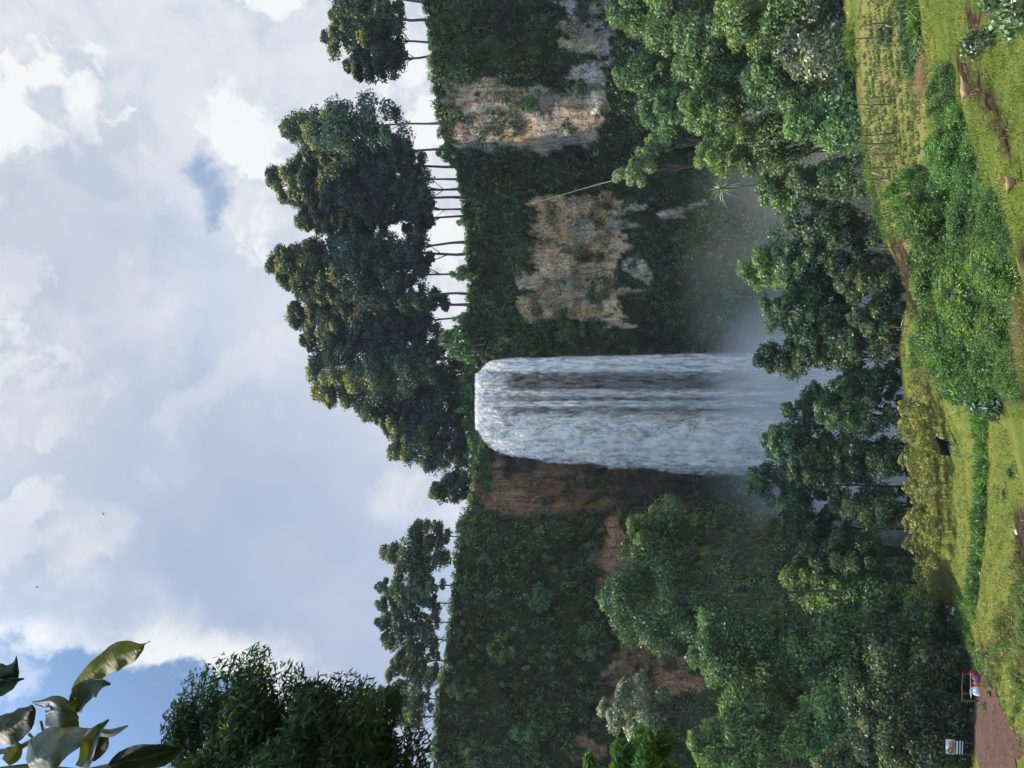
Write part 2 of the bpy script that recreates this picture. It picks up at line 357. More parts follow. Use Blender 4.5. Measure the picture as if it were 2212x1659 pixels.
def ground_at(a, b, y0=7.0, y1=130.0):
    ys = np.arange(y0, y1, 0.2); d = view_dir(a, b)
    X, Z = d.x/d.y*ys, d.z/d.y*ys
    hit = np.nonzero(Z < terr(X, ys))[0]
    y = ys[hit[0]] if len(hit) else y1
    x = d.x/d.y*y
    return Vector((x, y, float(terr(np.array([x]), np.array([y]))[0])))
def gz(x, y): return float(terr(np.array([x]), np.array([y]))[0])
FIELD_EDGE = [(-200, 1800), (0, 1820), (140, 1850), (250, 1855), (340, 1880), (480, 1905), (620, 1935), (700, 1940), (800, 1948), (1000, 1966), (1150, 1985), (1300, 2003), (1345, 2060), (1450, 2100), (1900, 2104)]
SOIL = [[(1922, 500), (1925, 560), (1945, 640), (1965, 690), (2000, 705), (1990, 640), (1975, 590), (1950, 520)],
        [(2064, 110), (2093, 134), (2142, 192), (2165, 244), (2200, 345), (2192, 372), (2172, 310), (2132, 250), (2093, 200), (2068, 151)],
        [(2085, 12), (2130, 18), (2132, 62), (2090, 68)], [(1955, -10), (1972, -5), (1992, 40), (1997, 145), (1978, 155), (1962, 60)],
        [(2192, 1100), (2212, 1090), (2240, 1230), (2196, 1232)], [(2196, 560), (2200, 515), (2225, 500), (2230, 590), (2205, 610)], [(2150, 852), (2220, 820), (2220, 885), (2160, 880)]]
ys = np.concatenate([np.arange(-30, 8, 1.5), np.arange(8, 90, 0.45), np.arange(90, 141, 1.2)])
xs = np.concatenate([np.arange(-150, -70, 2.0), np.arange(-70, 70, 0.5), np.arange(70, 151, 2.0)])
GX, GY = np.meshgrid(xs, ys); GZ = terr(GX, GY)
nx, ny = len(xs), len(ys)
gi = np.arange(nx*ny).reshape(ny, nx)
FQ = np.stack([gi[:-1, :-1], gi[:-1, 1:], gi[1:, 1:], gi[1:, :-1]], -1).reshape(-1, 4)
with np.errstate(all='ignore'):
    GA, GB = proj(GX, GY, GZ)
GA += 16*(fbm(GX*0.7, GY*0.7, 0, 21, 4)-0.5); GB += 36*(fbm(GX*0.7, GY*0.7, 0, 22, 4)-0.5)
def edge_a(b): return np.interp(b, [q[0] for q in FIELD_EDGE], [q[1] for q in FIELD_EDGE])
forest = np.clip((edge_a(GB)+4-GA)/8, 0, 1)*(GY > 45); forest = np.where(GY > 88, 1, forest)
soil = np.zeros(GX.shape)
for p in SOIL: soil[in_poly(p, GA, GB) & (GY > 8)] = 1.0
crop = ((GA > 1860) & (GA < 2005) & (GB < 560) & (GY > 46) & (GY < 80)).astype(float)
near = np.clip((34-GY)/8, 0, 1)*(GB < 880)
m, t = material('field_ground')
v = t.node('ShaderNodeTexCoord').outputs['Object']; mk = t.node('ShaderNodeSeparateColor'); t.L.new(t.attr('mask'), mk.inputs[0])
a1, a2, a3 = t.noise(v, 0.35, 5), t.noise(v, 2.2, 6, 0.65), t.noise(v, 9.0, 4, 0.7)
gr = t.mix(t.ss(a1, 0.35, 0.65), (0.13, 0.165, 0.032), (0.215, 0.215, 0.052))
gr = t.mix(t.ss(a2, 0.50, 0.75), gr, (0.105, 0.15, 0.035))
gr = t.mix(t.m('MULTIPLY', t.ss(a2, 0.36, 0.28), 0.7), gr, (0.15, 0.12, 0.05))
cr = t.mix(t.ss(a2, 0.42, 0.60), (0.29, 0.20, 0.105), (0.26, 0.255, 0.06))
gr = t.mix(t.m('MULTIPLY', mk.outputs[2], 0.75), gr, cr)
so_ = t.mix(t.ss(t.m('ADD', t.m('MULTIPLY', t.noise(v, 1.1, 6, .7), .6), t.m('MULTIPLY', a2, .4)), .38, .62), (0.010, 0.007, 0.005), (0.10, 0.064, 0.046))  # bare soil painted darker to include the shade lying on it
gr = t.mix(t.m('MULTIPLY', mk.outputs[0], t.ss(a2, 0.30, 0.5, 0.7, 1.0)), gr, so_)
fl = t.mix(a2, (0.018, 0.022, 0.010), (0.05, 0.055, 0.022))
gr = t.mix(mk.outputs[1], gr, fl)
bp = t.node('ShaderNodeBump'); bp.inputs['Strength'].default_value = 0.9; bp.inputs['Distance'].default_value = 0.35
t.L.new(t.m('ADD', a2, t.m('MULTIPLY', a3, 0.5)), bp.inputs['Height'])
d = t.node('ShaderNodeBsdfDiffuse'); t.put(d.inputs[0], gr); t.L.new(bp.outputs[0], d.inputs['Normal']); finish(t, d.outputs[0])
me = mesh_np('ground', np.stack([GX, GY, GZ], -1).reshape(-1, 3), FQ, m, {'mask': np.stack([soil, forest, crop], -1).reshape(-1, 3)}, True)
tag(obj('ground', me), 'terraced green fields on a slope falling to the gorge', 'ground', kind='structure')

# ------------------------------------------------------------------ cliff and plateau: one sheet
YC = np.array([(-150, 104), (-95, 106), (-66, 110), (-40, 114), (-26, 116.5), (-22.5, 119), (-20.5, 128), (-17, 133), (-9, 136.5), (4, 136.5), (11, 133.5), (22, 131), (33, 131.5), (39.5, 132), (41.5, 125.5), (44, 122.5), (52, 121), (56, 123.5), (60, 124.5), (64, 119), (72, 114), (100, 108), (150, 104)])
def ycl(x): return np.interp(x, YC[:, 0], YC[:, 1])
TOPPX = [(-500, 900), (-60, 915), (0, 921), (60, 936), (120, 950), (165, 951), (200, 948), (262, 956), (310, 966), (335, 988), (365, 996), (420, 1006), (520, 1017), (650, 1021), (740, 1028), (780, 1042), (800, 1040), (850, 1037), (935, 1041), (960, 1050), (985, 1037), (1060, 1030), (1105, 1024), (1150, 1004), (1230, 993), (1300, 986), (1400, 976), (1480, 961), (1659, 946), (2100, 930)]
tx, tz = [], []
for b, a in TOPPX:
    x = (829.5-b)*0.000602*133
    for _ in range(4):
        p = P(a, b, float(ycl(x))); x = p.x
    tx.append(x); tz.append(p.z)
o_ = np.argsort(tx); tx = np.array(tx)[o_]; tz = np.array(tz)[o_]
def ztop(x): return np.interp(x, tx, tz)
ROCK = {
 'tan': [[(1140, 430), (1130, 560), (1122, 640), (1138, 692), (1260, 690), (1330, 662), (1345, 600), (1340, 520), (1345, 440), (1300, 420), (1220, 440)], [(1290, 690), (1345, 660), (1340, 720), (1270, 712)], [(1372, 560), (1400, 575), (1390, 610), (1362, 600)], [(1415, 470), (1440, 440), (1470, 445), (1470, 475)]],
 'but': [[(960, 175), (962, 318), (1040, 320), (1150, 320), (1260, 318), (1268, 262), (1220, 215), (1165, 190), (1130, 200), (1060, 160), (1010, 165)]],
 'pale': [[(1215, 205), (1268, 262), (1300, 170), (1292, 118), (1235, 142), (1222, 180)], [(1190, -5), (1200, 60), (1190, 100), (1250, 112), (1325, 108), (1330, 60), (1315, -10)]],
 'brown': [[(1032, 1030), (1060, 1000), (1110, 985), (1310, 1000), (1320, 1110), (1120, 1108), (1040, 1100)]],
 'wet': [[(1300, 1000), (1500, 1020), (1512, 1112), (1310, 1112)], [(1045, 760), (1045, 1000), (1300, 1012), (1660, 1015), (1660, 757)]],
 'red': [[(1305, 1105), (1350, 1130), (1370, 1200), (1330, 1240), (1340, 1400), (1480, 1400), (1475, 1480), (1400, 1505), (1330, 1560), (1300, 1545), (1248, 1485), (1265, 1450), (1320, 1430), (1330, 1380), (1290, 1250), (1262, 1240), (1270, 1205), (1300, 1180)], [(1260, 1560), (1310, 1680), (1255, 1680), (1228, 1600)]],
}
TINT = {'tan': (0.45, 0.365, 0.26), 'but': (0.34, 0.28, 0.215), 'pale': (0.46, 0.42, 0.36), 'brown': (0.22, 0.145, 0.09), 'wet': (0.105, 0.088, 0.080), 'red': (0.31, 0.19, 0.125), 'veg': (0.035, 0.045, 0.020)}
cx = np.concatenate([np.arange(-150, -72, 2.0), np.arange(-72, 72, 0.45), np.arange(72, 151, 2.0)])
NT_, NP_ = 190, 16
ct = np.linspace(0, 1, NT_)
CXg = np.repeat(cx[None], NT_, 0); ZT = ztop(cx)
CZg = -58 + (ZT[None]+58)*ct[:, None]
def blocks(u, v, seed):
    iu, iv = np.floor(u), np.floor(v); best = np.full(np.shape(u), 9e9); val = np.zeros(np.shape(u)); val2 = np.zeros(np.shape(u))
    for du in (-1, 0, 1):
        for dv in (-1, 0, 1):
            cu, cv = iu+du, iv+dv; ju, jv = h3(cu, cv, 0, seed), h3(cu, cv, 1, seed); d = (u-cu-ju)**2+(v-cv-jv)**2; k = d < best
            pv_ = h3(cu, cv, 2, seed) + 0.6*(u-cu-ju)*(h3(cu, cv, 3, seed)-.5) + 0.6*(v-cv-jv)*(h3(cu, cv, 4, seed)-.5)
            best = np.where(k, d, best); val = np.where(k, pv_, val); val2 = np.where(k, h3(cu, cv, 5, seed), val2)
    return val, val2
def cliff_y(x, z):
    zt = ztop(x); h = zt - z                      # metres below the brink
    xw = x + 2.2*(fbm(x*0.10, z*0.05, 0, 31, 3)-0.5)
    y = ycl(xw)
    y = y - 1.3*np.exp(-h/3.5)*np.where((x > -14) & (x < 5), 0.0, 1.0)               # overhanging turf
    rec = np.exp(-((h-22)/9)**2)*np.clip((x-8)/5, 0, 1)*np.clip((37-x)/4, 0, 1)
    y = y + 3.2*rec                                # undercut behind the hanging plants
    rec2 = np.clip((-26-x)/4, 0, 1)*np.exp(-((h-30)/7)**2)
    y = y + 3.5*rec2
    tal = np.clip((-6.0-z)/40, 0, 1); y = y - 24*tal**1.2                           # scree slope at the foot
    y = y + 3.4*(fbm(x*0.16, z*0.13, y*0.05, 41, 4)-0.5) + 1.3*(np.abs(fbm(x*0.45, z*0.22, 2.0, 47, 5)-0.5)*2-0.3)
    wx_, wz_ = x+1.2*(fbm(x*.3, z*.3, 0, 55, 2)-.5), z+1.2*(fbm(x*.3, z*.3, 0, 56, 2)-.5)
    y = y + 1.9*blocks(wx_*.20, wz_*.15, 3)[0] + 0.8*blocks(wx_*.52, wz_*.34, 4)[0] - 1.3
    # bedding ledges and joints
    led = z*0.23 + 0.8*fbm(x*0.05, z*0.05, 1.0, 51, 2); y = y + 0.9*np.abs((led-np.floor(led))-0.5)
    return y
CYg = cliff_y(CXg, CZg)
CAp, CBp = proj(CXg, CYg, CZg)
CAn = CAp + 75*(fbm(CXg*0.22, CZg*0.22, 0, 61, 5)-0.5); CBn = CBp + 75*(fbm(CXg*0.22, CZg*0.22, 0, 62, 5)-0.5)
# ragged plant fringes hang down over the tops of the rock
CAn = CAn - 150*np.clip(fbm(CXg*0.8, CZg*0.04, 0, 63, 3)-0.45, 0, 1)
rock = np.zeros(CXg.shape, bool); tint = np.broadcast_to(np.array(TINT['veg']), CXg.shape+(3,)).copy(); tint *= 1+1.4*np.clip((-2-CZg)/10, 0, 1)[..., None]  # plant cover tint also raised down the scree against the mist's gloom
for k, ps in ROCK.items():
    for p in ps:
        mm = in_poly(p, CAn, CBn); rock |= mm; tint[mm] = TINT[k]
bv = blocks(CXg*.20, CZg*.15, 3)[1]; bw2 = blocks(CXg*.52, CZg*.34, 4)[1]
tint = tint*np.where(rock[..., None], (0.78+0.28*bv+0.26*bw2)[..., None]*np.where((bv > .55)[..., None], np.array([1.08, .95, .80]), np.array([1., 1., 1.])), 1.0)
V1 = np.stack([CXg, CYg, CZg], -1)
ptop = V1[-1]
pl = []
for j in range(1, NP_+1):
    q = ptop.copy(); dd = 0.4*1.55**j; q[:, 1] += dd; q[:, 2] += 0.05*dd + (0.4*(fbm(q[:, 0]*0.3, q[:, 1]*0.3, 0, 71, 2)-0.5) if j > 1 else 0); pl.append(q)
def plateau(x, y):
    yt = float(cliff_y(np.array([x]), ztop(np.array([x])))[0]); return float(ztop(x)) + 0.05*max(0, y-yt)
Vall = np.concatenate([V1.reshape(-1, 3)]+pl); ncx = len(cx)
rm = np.concatenate([rock.ravel(), np.zeros(ncx*NP_, bool)]).astype(float)
ta = np.concatenate([tint.reshape(-1, 3), np.broadcast_to((0.10, 0.13, 0.03), (ncx*NP_, 3))])
ci = np.arange(ncx*(NT_+NP_)).reshape(NT_+NP_, ncx)
CF = np.stack([ci[:-1, :-1], ci[:-1, 1:], ci[1:, 1:], ci[1:, :-1]], -1).reshape(-1, 4)
m, t = material('cliff_rock')
v = t.node('ShaderNodeTexCoord').outputs['Object']; c = t.attr('tint'); isr = t.attr('rock', 'Fac')
st = t.noise(t.mapv(v, (1.0, 1.0, 0.06)), 1.7, 7, 0.6)
bl = t.noise(v, 0.5, 7, 0.6); fi = t.noise(v, 3.0, 6, 0.7); sb = t.noise(t.mapv(v, (0.12, 0.12, 1.0)), 0.9, 5, 0.6)
vor = t.node('ShaderNodeTexVoronoi', feature='DISTANCE_TO_EDGE'); t.put(vor.inputs['Vector'], t.vm('ADD', t.mapv(v, (1, 1, 0.8)), t.vm('SCALE', (lambda n: (t.put(n.inputs['Vector'], v), n.inputs.__getitem__('Scale').__setattr__('default_value', 0.8), n.outputs[1])[2])(t.node('ShaderNodeTexNoise')), sc=2.2))); vor.inputs['Scale'].default_value = 0.75
crack = t.m('MAXIMUM', t.ss(vor.outputs['Distance'], 0.0, 0.06), t.ss(bl, 0.44, 0.54))
rk = t.vm('SCALE', c, sc=t.ss(fi, 0.3, 0.7, 0.55, 1.4))
rk = t.mix(t.m('MULTIPLY', t.ss(st, 0.49, 0.66), 0.8), rk, t.vm('MULTIPLY', c, (0.33, 0.33, 0.36)))
rk = t.mix(t.m('MULTIPLY', t.ss(bl, 0.50, 0.64), 0.5), rk, t.vm('MULTIPLY', c, (1.25, 0.86, 0.55)))
rk = t.mix(t.m('MULTIPLY', t.ss(st, 0.45, 0.34), 0.8), rk, t.vm('MULTIPLY', c, (1.35, 1.38, 1.42)))
rk = t.mix(t.m('MULTIPLY', t.ss(sb, 0.56, 0.66), 0.45), rk, t.vm('MULTIPLY', c, (0.55, 0.5, 0.5)))
fg = t.noise(v, 7.0, 5, 0.7); rk = t.vm('SCALE', rk, sc=t.ss(fg, 0.3, 0.7, 0.7, 1.3))
rk = t.mix(t.m('MULTIPLY', t.m('SUBTRACT', 1.0, crack), 0.75), rk, t.vm('MULTIPLY', c, (0.35, 0.33, 0.32)))
vg = t.vm('SCALE', c, sc=t.ss(fi, 0.3, 0.7, 0.5, 1.4))
cc = t.mix(isr, vg, rk)
bp = t.node('ShaderNodeBump'); bp.inputs['Strength'].default_value = 1.0; bp.inputs['Distance'].default_value = 0.9
hh = t.m('ADD', t.m('ADD', bl, t.m('MULTIPLY', fi, 0.4)), t.m('MULTIPLY', crack, 0.35)); hh = t.m('ADD', hh, t.m('MULTIPLY', st, 0.5))
t.L.new(hh, bp.inputs['Height'])
d = t.node('ShaderNodeBsdfDiffuse'); t.put(d.inputs[0], cc); t.L.new(bp.outputs[0], d.inputs['Normal']); finish(t, d.outputs[0])
me = mesh_np('cliff', Vall, CF, m, {'tint': ta}, True)
at = me.attributes.new('rock', 'FLOAT', 'POINT'); at.data.foreach_set('value', rm.astype(np.float32))
tag(obj('cliff', me), 'tall overgrown cliff of tan and brown rock round the waterfall', 'cliff', kind='structure')

# plants clothing the cliff: uncountable creepers and bushes
rng = np.random.default_rng(7)
def clumps(Pts, Nrm, rad, nl, leaf, cols, rng, up=0.5, jit=0.6, aspect=0.5, hang=0.0):
    n = len(Pts); idx = np.repeat(np.arange(n), nl); k = len(idx)
    d = unit(rng.normal(size=(k, 3)) + Nrm[idx]*0.9 + np.array([0, 0, up]))
    rr = (rad[idx]*np.sqrt(0.15+0.95*rng.random(k)))[:, None]
    C = Pts[idx] + d*rr; C[:, 2] -= hang*rad[idx]*rng.random(k)**2*2
    col = (pick(rng, cols, np.ones(len(cols)), n)*(0.62+0.95*rng.random((n, 1))**1.6))[idx]*(0.75+0.5*rng.random((k, 1)))
    V, Fq = leaf_quads(C, d+rng.normal(size=(k, 3))*jit, leaf*(0.6+0.8*rng.random(k)), aspect, rng)
    return V, Fq, rep4(col)
dyx = np.gradient(CYg, axis=1)/np.gradient(CXg, axis=1); dyz = np.gradient(CYg, axis=0)/np.gradient(CZg, axis=0)
NRM = unit(np.stack([dyx, -np.ones_like(dyx), dyz], -1))
wgt = ((~rock) & (CXg > -72) & (CXg < 72) & (CZg > -50)).astype(float)*np.sqrt(1+dyx**2+dyz**2)*(ZT[None]+58)/NT_
wgt *= 0.25+1.5*np.clip(fbm(CXg*0.12, CZg*0.12, 0, 81, 3)-0.22, 0, 1)
hang = rock & (fbm(CXg*0.45, CZg*0.22, 0, 85, 4) > 0.585) & (CXg > -72) & (CXg < 72) & ~((CXg > -15) & (CXg < 8)); wgt += hang*(ZT[None]+58)/NT_*1.3
ii = rng.choice(wgt.size, 8000, p=(wgt/wgt.sum()).ravel())
Pts = V1.reshape(-1, 3)[ii] + rng.normal(size=(len(ii), 3))*0.2; Nn = NRM.reshape(-1, 3)[ii]
rad = 0.45+1.35*rng.random(len(ii))**2.2; rad[:260] += 0.9
Pts[:260] += Nn[:260]*0.6
V, Fq, Cc = clumps(Pts, Nn, rad, 46, 0.19, [(0.05, 0.095, 0.040), (0.066, 0.118, 0.044), (0.038, 0.077, 0.038), (0.085, 0.138, 0.045)], rng, 0.45, 0.6, 0.5, 0.5)
low_lift = np.clip((-2-np.repeat(Pts[:, 2], 46*4))/10, 0, 1)[:, None]; Cc = Cc*(1+low_lift*np.array([1.1, .95, .55]))   # scree plants painted lighter downward to brighten the dim misty slope
me = mesh_np('cliff_vegetation', V, Fq, M_BUSH, {'tint': Cc})
tag(obj('cliff_vegetation', me), 'dark green creepers and bushes covering the cliff faces', 'cliff plants', kind='stuff')
# a lighter fringe along the brink
bx = np.concatenate([rng.uniform(-70, -11, 420), rng.uniform(6, 70, 420)]); by = cliff_y(bx, ztop(bx)) + rng.uniform(-0.6, 2.0, len(bx))
Pts = np.stack([bx, by, ztop(bx)+0.1], 1)
V, Fq, Cc = clumps(Pts, np.tile((0, -0.3, 1.0), (len(bx), 1)), 0.35+0.75*rng.random(len(bx))**2, 40, 0.2, [(0.06, 0.11, 0.03), (0.09, 0.14, 0.035), (0.12, 0.16, 0.04)], rng, 0.6, 0.6, 0.4)
def cliff_pt(a, b):
    d = view_dir(a, b); ys = np.arange(92, 150, 0.1); X, Z = d.x/d.y*ys, d.z/d.y*ys
    hit = np.nonzero((ys > cliff_y(X, Z)) & (Z < ztop(X)+0.3))[0]
    y = ys[hit[0]] if len(hit) else float(ycl(d.x/d.y*120))
    return Vector((d.x/d.y*y, y, d.z/d.y*y))
sh = [tuple(cliff_pt(rng.uniform(930, 1015)+max(0, 60-b_)*.9*rng.random(), b_)) for b_ in rng.uniform(-20, 175, 330)] + [tuple(cliff_pt(rng.uniform(1036, 1062), b_)) for b_ in rng.uniform(972, 1065, 110)] + [tuple(cliff_pt(rng.uniform(990, 1030), b_)) for b_ in rng.uniform(1110, 1180, 90)]
V2, F2, C2 = clumps(np.array(sh), np.tile((0, -0.6, 0.8), (len(sh), 1)), 0.35+0.75*rng.random(len(sh))**2, 46, 0.17, [(0.13, 0.19, 0.04), (0.17, 0.22, 0.05), (0.09, 0.15, 0.04), (0.16, 0.19, 0.09)], rng, 0.6, 0.6, 0.4)
F2 = F2+len(V); me = mesh_np('brink_grass', np.concatenate([V, V2]), np.concatenate([Fq, F2]), M_BUSH, {'tint': np.concatenate([Cc, C2])})
tag(obj('brink_grass', me), 'bright grass and low bushes along the brink of the cliff', 'grass', kind='stuff')

# ------------------------------------------------------------------ waterfall
NU, NTT = 220, 170
LB = [(1030, 930), (1040, 944), (1048, 955), (1058, 966), (1080, 978), (1130, 988), (1180, 996), (1300, 1006), (1500, 1026), (1640, 1032), (1900, 1040)]   # far edge, sheet pixels (down, across)
RB = [(1030, 806), (1040, 795), (1048, 786), (1062, 778), (1100, 772), (1300, 768), (1500, 763), (1640, 757), (1900, 750)]
def dens_b(b, a):
    k = [(755, .0), (768, .85), (780, 1.0), (797, .95), (806, .20), (815, .10), (838, .10), (845, .42), (853, .62), (858, .22), (864, .18), (870, .62), (876, .62), (880, .25), (886, .14), (893, .30), (905, .62), (930, .95), (970, 1.1), (1010, 1.0), (1030, .6), (1040, .4)]
    return np.interp(b, [q[0] for q in k], [q[1] for q in k])
zl = P(1039, 850, 137).z; zb = -52.0
def fall_sheet(dy, seed, wob):
    u = np.linspace(0, 1, NU)[None].repeat(NTT, 0); tt = (np.linspace(0, 1, NTT)**1.25)[:, None].repeat(NU, 1)
    h = tt*(zl-zb); z = zl - h
    yb = 135.0; yy = yb - 2.0 - 3.0*np.sqrt(2*np.maximum(h, 0)/9.81) - dy
    a_, _ = proj(0*yy, yy, z)
    bl = np.interp(a_, [q[0] for q in LB], [q[1] for q in LB]); br = np.interp(a_, [q[0] for q in RB], [q[1] for q in RB])
    ew = np.clip(h/14, 0, 1)
    bl = bl + ew*(15*(fbm(h*0.20, 0.0, 0, seed+11, 4)-0.5)+9*(np.abs(fbm(h*0.5, 3.0, 0, seed+12, 3)-0.5)*2)-3); br = br + ew*6*(fbm(h*0.25, 7.0, 0, seed+13, 4)-0.5)
    bb = br + (bl-br)*u
    depth = yy*CT + z*ST; x = (829.5-bb)*K*depth/F
    yy = yy - 2.2*np.sin(np.pi*np.clip((bb-880)/160, 0, 1))*np.clip(h/14, 0, 1)          # the frothy side bulges out
    yy = yy + wob*(fbm(x*0.8, z*0.10, 0, seed, 4)-0.5)*np.clip(h/4+0.15, 0, 1) + wob*0.5*(fbm(x*1.6, z*0.7, 0, seed+3, 3)-0.5)*np.clip((bb-880)/40, 0.1, 1)
    den = dens_b(bb, a_); top = np.clip(1-h/9, 0, 1); den = np.maximum(den, top*0.8)
    den = np.maximum(den, np.clip((a_-1470)/300, 0, 1)*0.45)
    froth = np.clip((bb-878)/30, 0, 1)
    den = den*np.clip((1-u)/0.10, 0, 1)**0.6*np.clip(u/0.05, 0, 1)**0.6
    return np.stack([x, yy, z], -1).reshape(-1, 3), np.stack([den, froth, np.clip(h/60, 0, 1)], -1).reshape(-1, 3)
fi_ = np.arange(NU*NTT).reshape(NTT, NU)
WF = np.stack([fi_[:-1, :-1], fi_[1:, :-1], fi_[1:, 1:], fi_[:-1, 1:]], -1).reshape(-1, 4)
m, t = material('falling_water')
v = t.node('ShaderNodeTexCoord').outputs['Object']; sp = t.node('ShaderNodeSeparateColor'); t.L.new(t.attr('flow'), sp.inputs[0])
den, fro, dwn = sp.outputs
wv = t.vm('ADD', v, t.vm('SCALE', t.vm('SUBTRACT', t.node('ShaderNodeTexNoise').outputs[1], (0.5, 0.5, 0.5)), sc=0.0))
s1 = t.noise(t.mapv(wv, (1.0, 1.0, 0.035)), 2.6, 6, 0.62); s2 = t.noise(t.mapv(wv, (1.0, 1.0, 0.16)), 2.2, 6, 0.66)
f1 = t.noise(t.mapv(wv, (1.0, 1.0, 0.40)), 0.62, 10, 0.70, 1.2); f2 = t.noise(t.mapv(wv, (1, 1, 0.35)), 2.6, 6, 0.7, 0.5)
thin = t.m('ADD', t.m('MULTIPLY', s1, 0.6), t.m('MULTIPLY', s2, 0.4)); foam = t.m('ADD', t.m('MULTIPLY', f1, 0.65), t.m('MULTIPLY', f2, 0.35))
pat = t.m('ADD', t.m('MULTIPLY', thin, t.m('SUBTRACT', 1.0, t.m('MULTIPLY', fro, 0.75))), t.m('MULTIPLY', foam, t.m('MULTIPLY', fro, 0.75)))
amp = t.m('ADD', t.m('MULTIPLY_ADD', den, 4.4, 1.0), t.m('MULTIPLY', fro, 2.6))
al = t.m('ADD', t.m('MULTIPLY', den, 1.15), t.m('MULTIPLY', t.m('SUBTRACT', pat, 0.5), amp))
al = t.m('SUBTRACT', al, 0.02); al = t.m('MULTIPLY', al, t.ss(den, 0.0, 0.05), clamp=True); al = t.m('MULTIPLY', al, 0.92)
wc = t.mix(t.ss(pat, 0.42, 0.57), (0.60, 0.57, 0.53), (1.0, 0.955, 0.875))
dif = t.node('ShaderNodeBsdfDiffuse'); t.put(dif.inputs[0], wc); trn = t.node('ShaderNodeBsdfTranslucent'); t.put(trn.inputs[0], wc)
bp = t.node('ShaderNodeBump'); bp.inputs['Strength'].default_value = 0.8; bp.inputs['Distance'].default_value = 0.8; t.L.new(pat, bp.inputs['Height']); t.L.new(bp.outputs[0], dif.inputs['Normal'])
mx = t.node('ShaderNodeMixShader'); mx.inputs[0].default_value = 0.45; t.L.new(dif.outputs[0], mx.inputs[1]); t.L.new(trn.outputs[0], mx.inputs[2])
tp = t.node('ShaderNodeBsdfTransparent'); m2 = t.node('ShaderNodeMixShader'); t.L.new(al, m2.inputs[0]); t.L.new(tp.outputs[0], m2.inputs[1]); t.L.new(mx.outputs[0], m2.inputs[2])
finish(t, m2.outputs[0]); M_WATER = m
Vs, As, Fs = [], [], []
for i, (dy, sd, wb) in enumerate([(0.0, 90, 1.2), (1.0, 95, 1.8)]):
    V, A = fall_sheet(dy, sd, wb); Vs.append(V); As.append(A); Fs.append(WF + i*NU*NTT)
# the river sliding up to the lip
lx = np.linspace(0, 1, NU); lip = Vs[0][:NU]
riv = [np.stack([lip[:, 0]*(1+0.0*j), lip[:, 1]+0.5*j**1.4, np.full(NU, zl)+0.12*min(j, 2)+0.02*j+0.18*(fbm(lip[:, 0]*1.4, np.full(NU, j*1.0), 0, 97, 3)-0.5)], 1) for j in range(0, 10)]
rV = np.concatenate(riv); ri = np.arange(NU*10).reshape(10, NU)
rF = np.stack([ri[:-1, :-1], ri[:-1, 1:], ri[1:, 1:], ri[1:, :-1]], -1).reshape(-1, 4) + 2*NU*NTT
Vs.append(rV); As.append(np.broadcast_to((0.95, 0.9, 0.0), (len(rV), 3))); Fs.append(rF)
me = mesh_np('waterfall', np.concatenate(Vs), np.concatenate(Fs), M_WATER, {'flow': np.concatenate(As)}, True)
tag(obj('waterfall', me), 'white waterfall pouring over the dark cliff', 'waterfall', kind='structure')
# ------------------------------------------------------------------ eucalypts on the plateau
def brink_tree(pf, ab, bb, at_, bt, hw, dy, label, group, name='eucalypt_tree', cat='tree', style='euc', bare=60):
    x = (829.5-bb)*0.000602*136
    y = float(ycl(x)) + dy
    x = P(ab, bb, y).x; base = Vector((x, y, plateau(x, y)-0.3)); top = P(at_, bt, y)
    return put_tree(style, pf, name, label, cat, base, top, hw*(1.25 if style == 'euc' else 1.5)*px(y), max(20, ab-at_-bare)*px(y), group)
random.seed(5)
G1 = 'tall eucalypts along the brink'
ORD = ['first', 'second', 'third', 'fourth', 'fifth', 'sixth', 'seventh', 'eighth', 'ninth', 'tenth', 'eleventh', 'twelfth', 'thirteenth', 'fourteenth', 'fifteenth', 'sixteenth']
main = [  # proto, base down, base across, top down, top across, half width, metres behind the brink, look
    (4, 1030, 770, 655, 795, 50, 6, 'broad olive-topped eucalypt'), (1, 1028, 732, 655, 735, 42, 9, 'dark narrow eucalypt with ragged sides'),
    (0, 1025, 690, 630, 700, 45, 10, 'bushy eucalypt with yellowish crown edges'), (3, 1022, 658, 622, 665, 40, 7, 'eucalypt with reddish trunk'),
    (5, 1020, 636, 640, 640, 38, 4, 'eucalypt with thick bare trunk'), (0, 1019, 590, 600, 605, 46, 5, 'rounded dark eucalypt'),
    (1, 1018, 547, 610, 545, 40, 8, 'upright eucalypt with long crown'), (2, 1017, 522, 573, 572, 52, 5, 'tallest dome-crowned eucalypt'),
    (3, 1012, 466, 640, 490, 36, 9, 'thin-trunked dark eucalypt'), (2, 1010, 452, 650, 470, 34, 5, 'slim bare-stemmed eucalypt'),
    (5, 1008, 428, 625, 440, 40, 8, 'gold-topped eucalypt'), (0, 1005, 408, 600, 415, 44, 6, 'leafy eucalypt with straight trunk'),
    (4, 1000, 388, 578, 395, 48, 5, 'high-crowned eucalypt with bright green top'), (2, 997, 360, 640, 355, 42, 8, 'eucalypt with low forked bare branch'),
    (2, 955, 322, 660, 335, 42, 7, 'open eucalypt with slender curved trunk'), (5, 957, 266, 605, 265, 62, 4, 'wide golden-brown-topped eucalypt alone on its trunk')]
for i, q in enumerate(main):
    brink_tree(q[0], q[1], q[2], q[3], q[4], q[5], q[6], q[7]+', '+ORD[i]+' along the brink from the falls', G1, bare=[46, 30, 54, 22, 42, 50, 28, 58][i % 8])
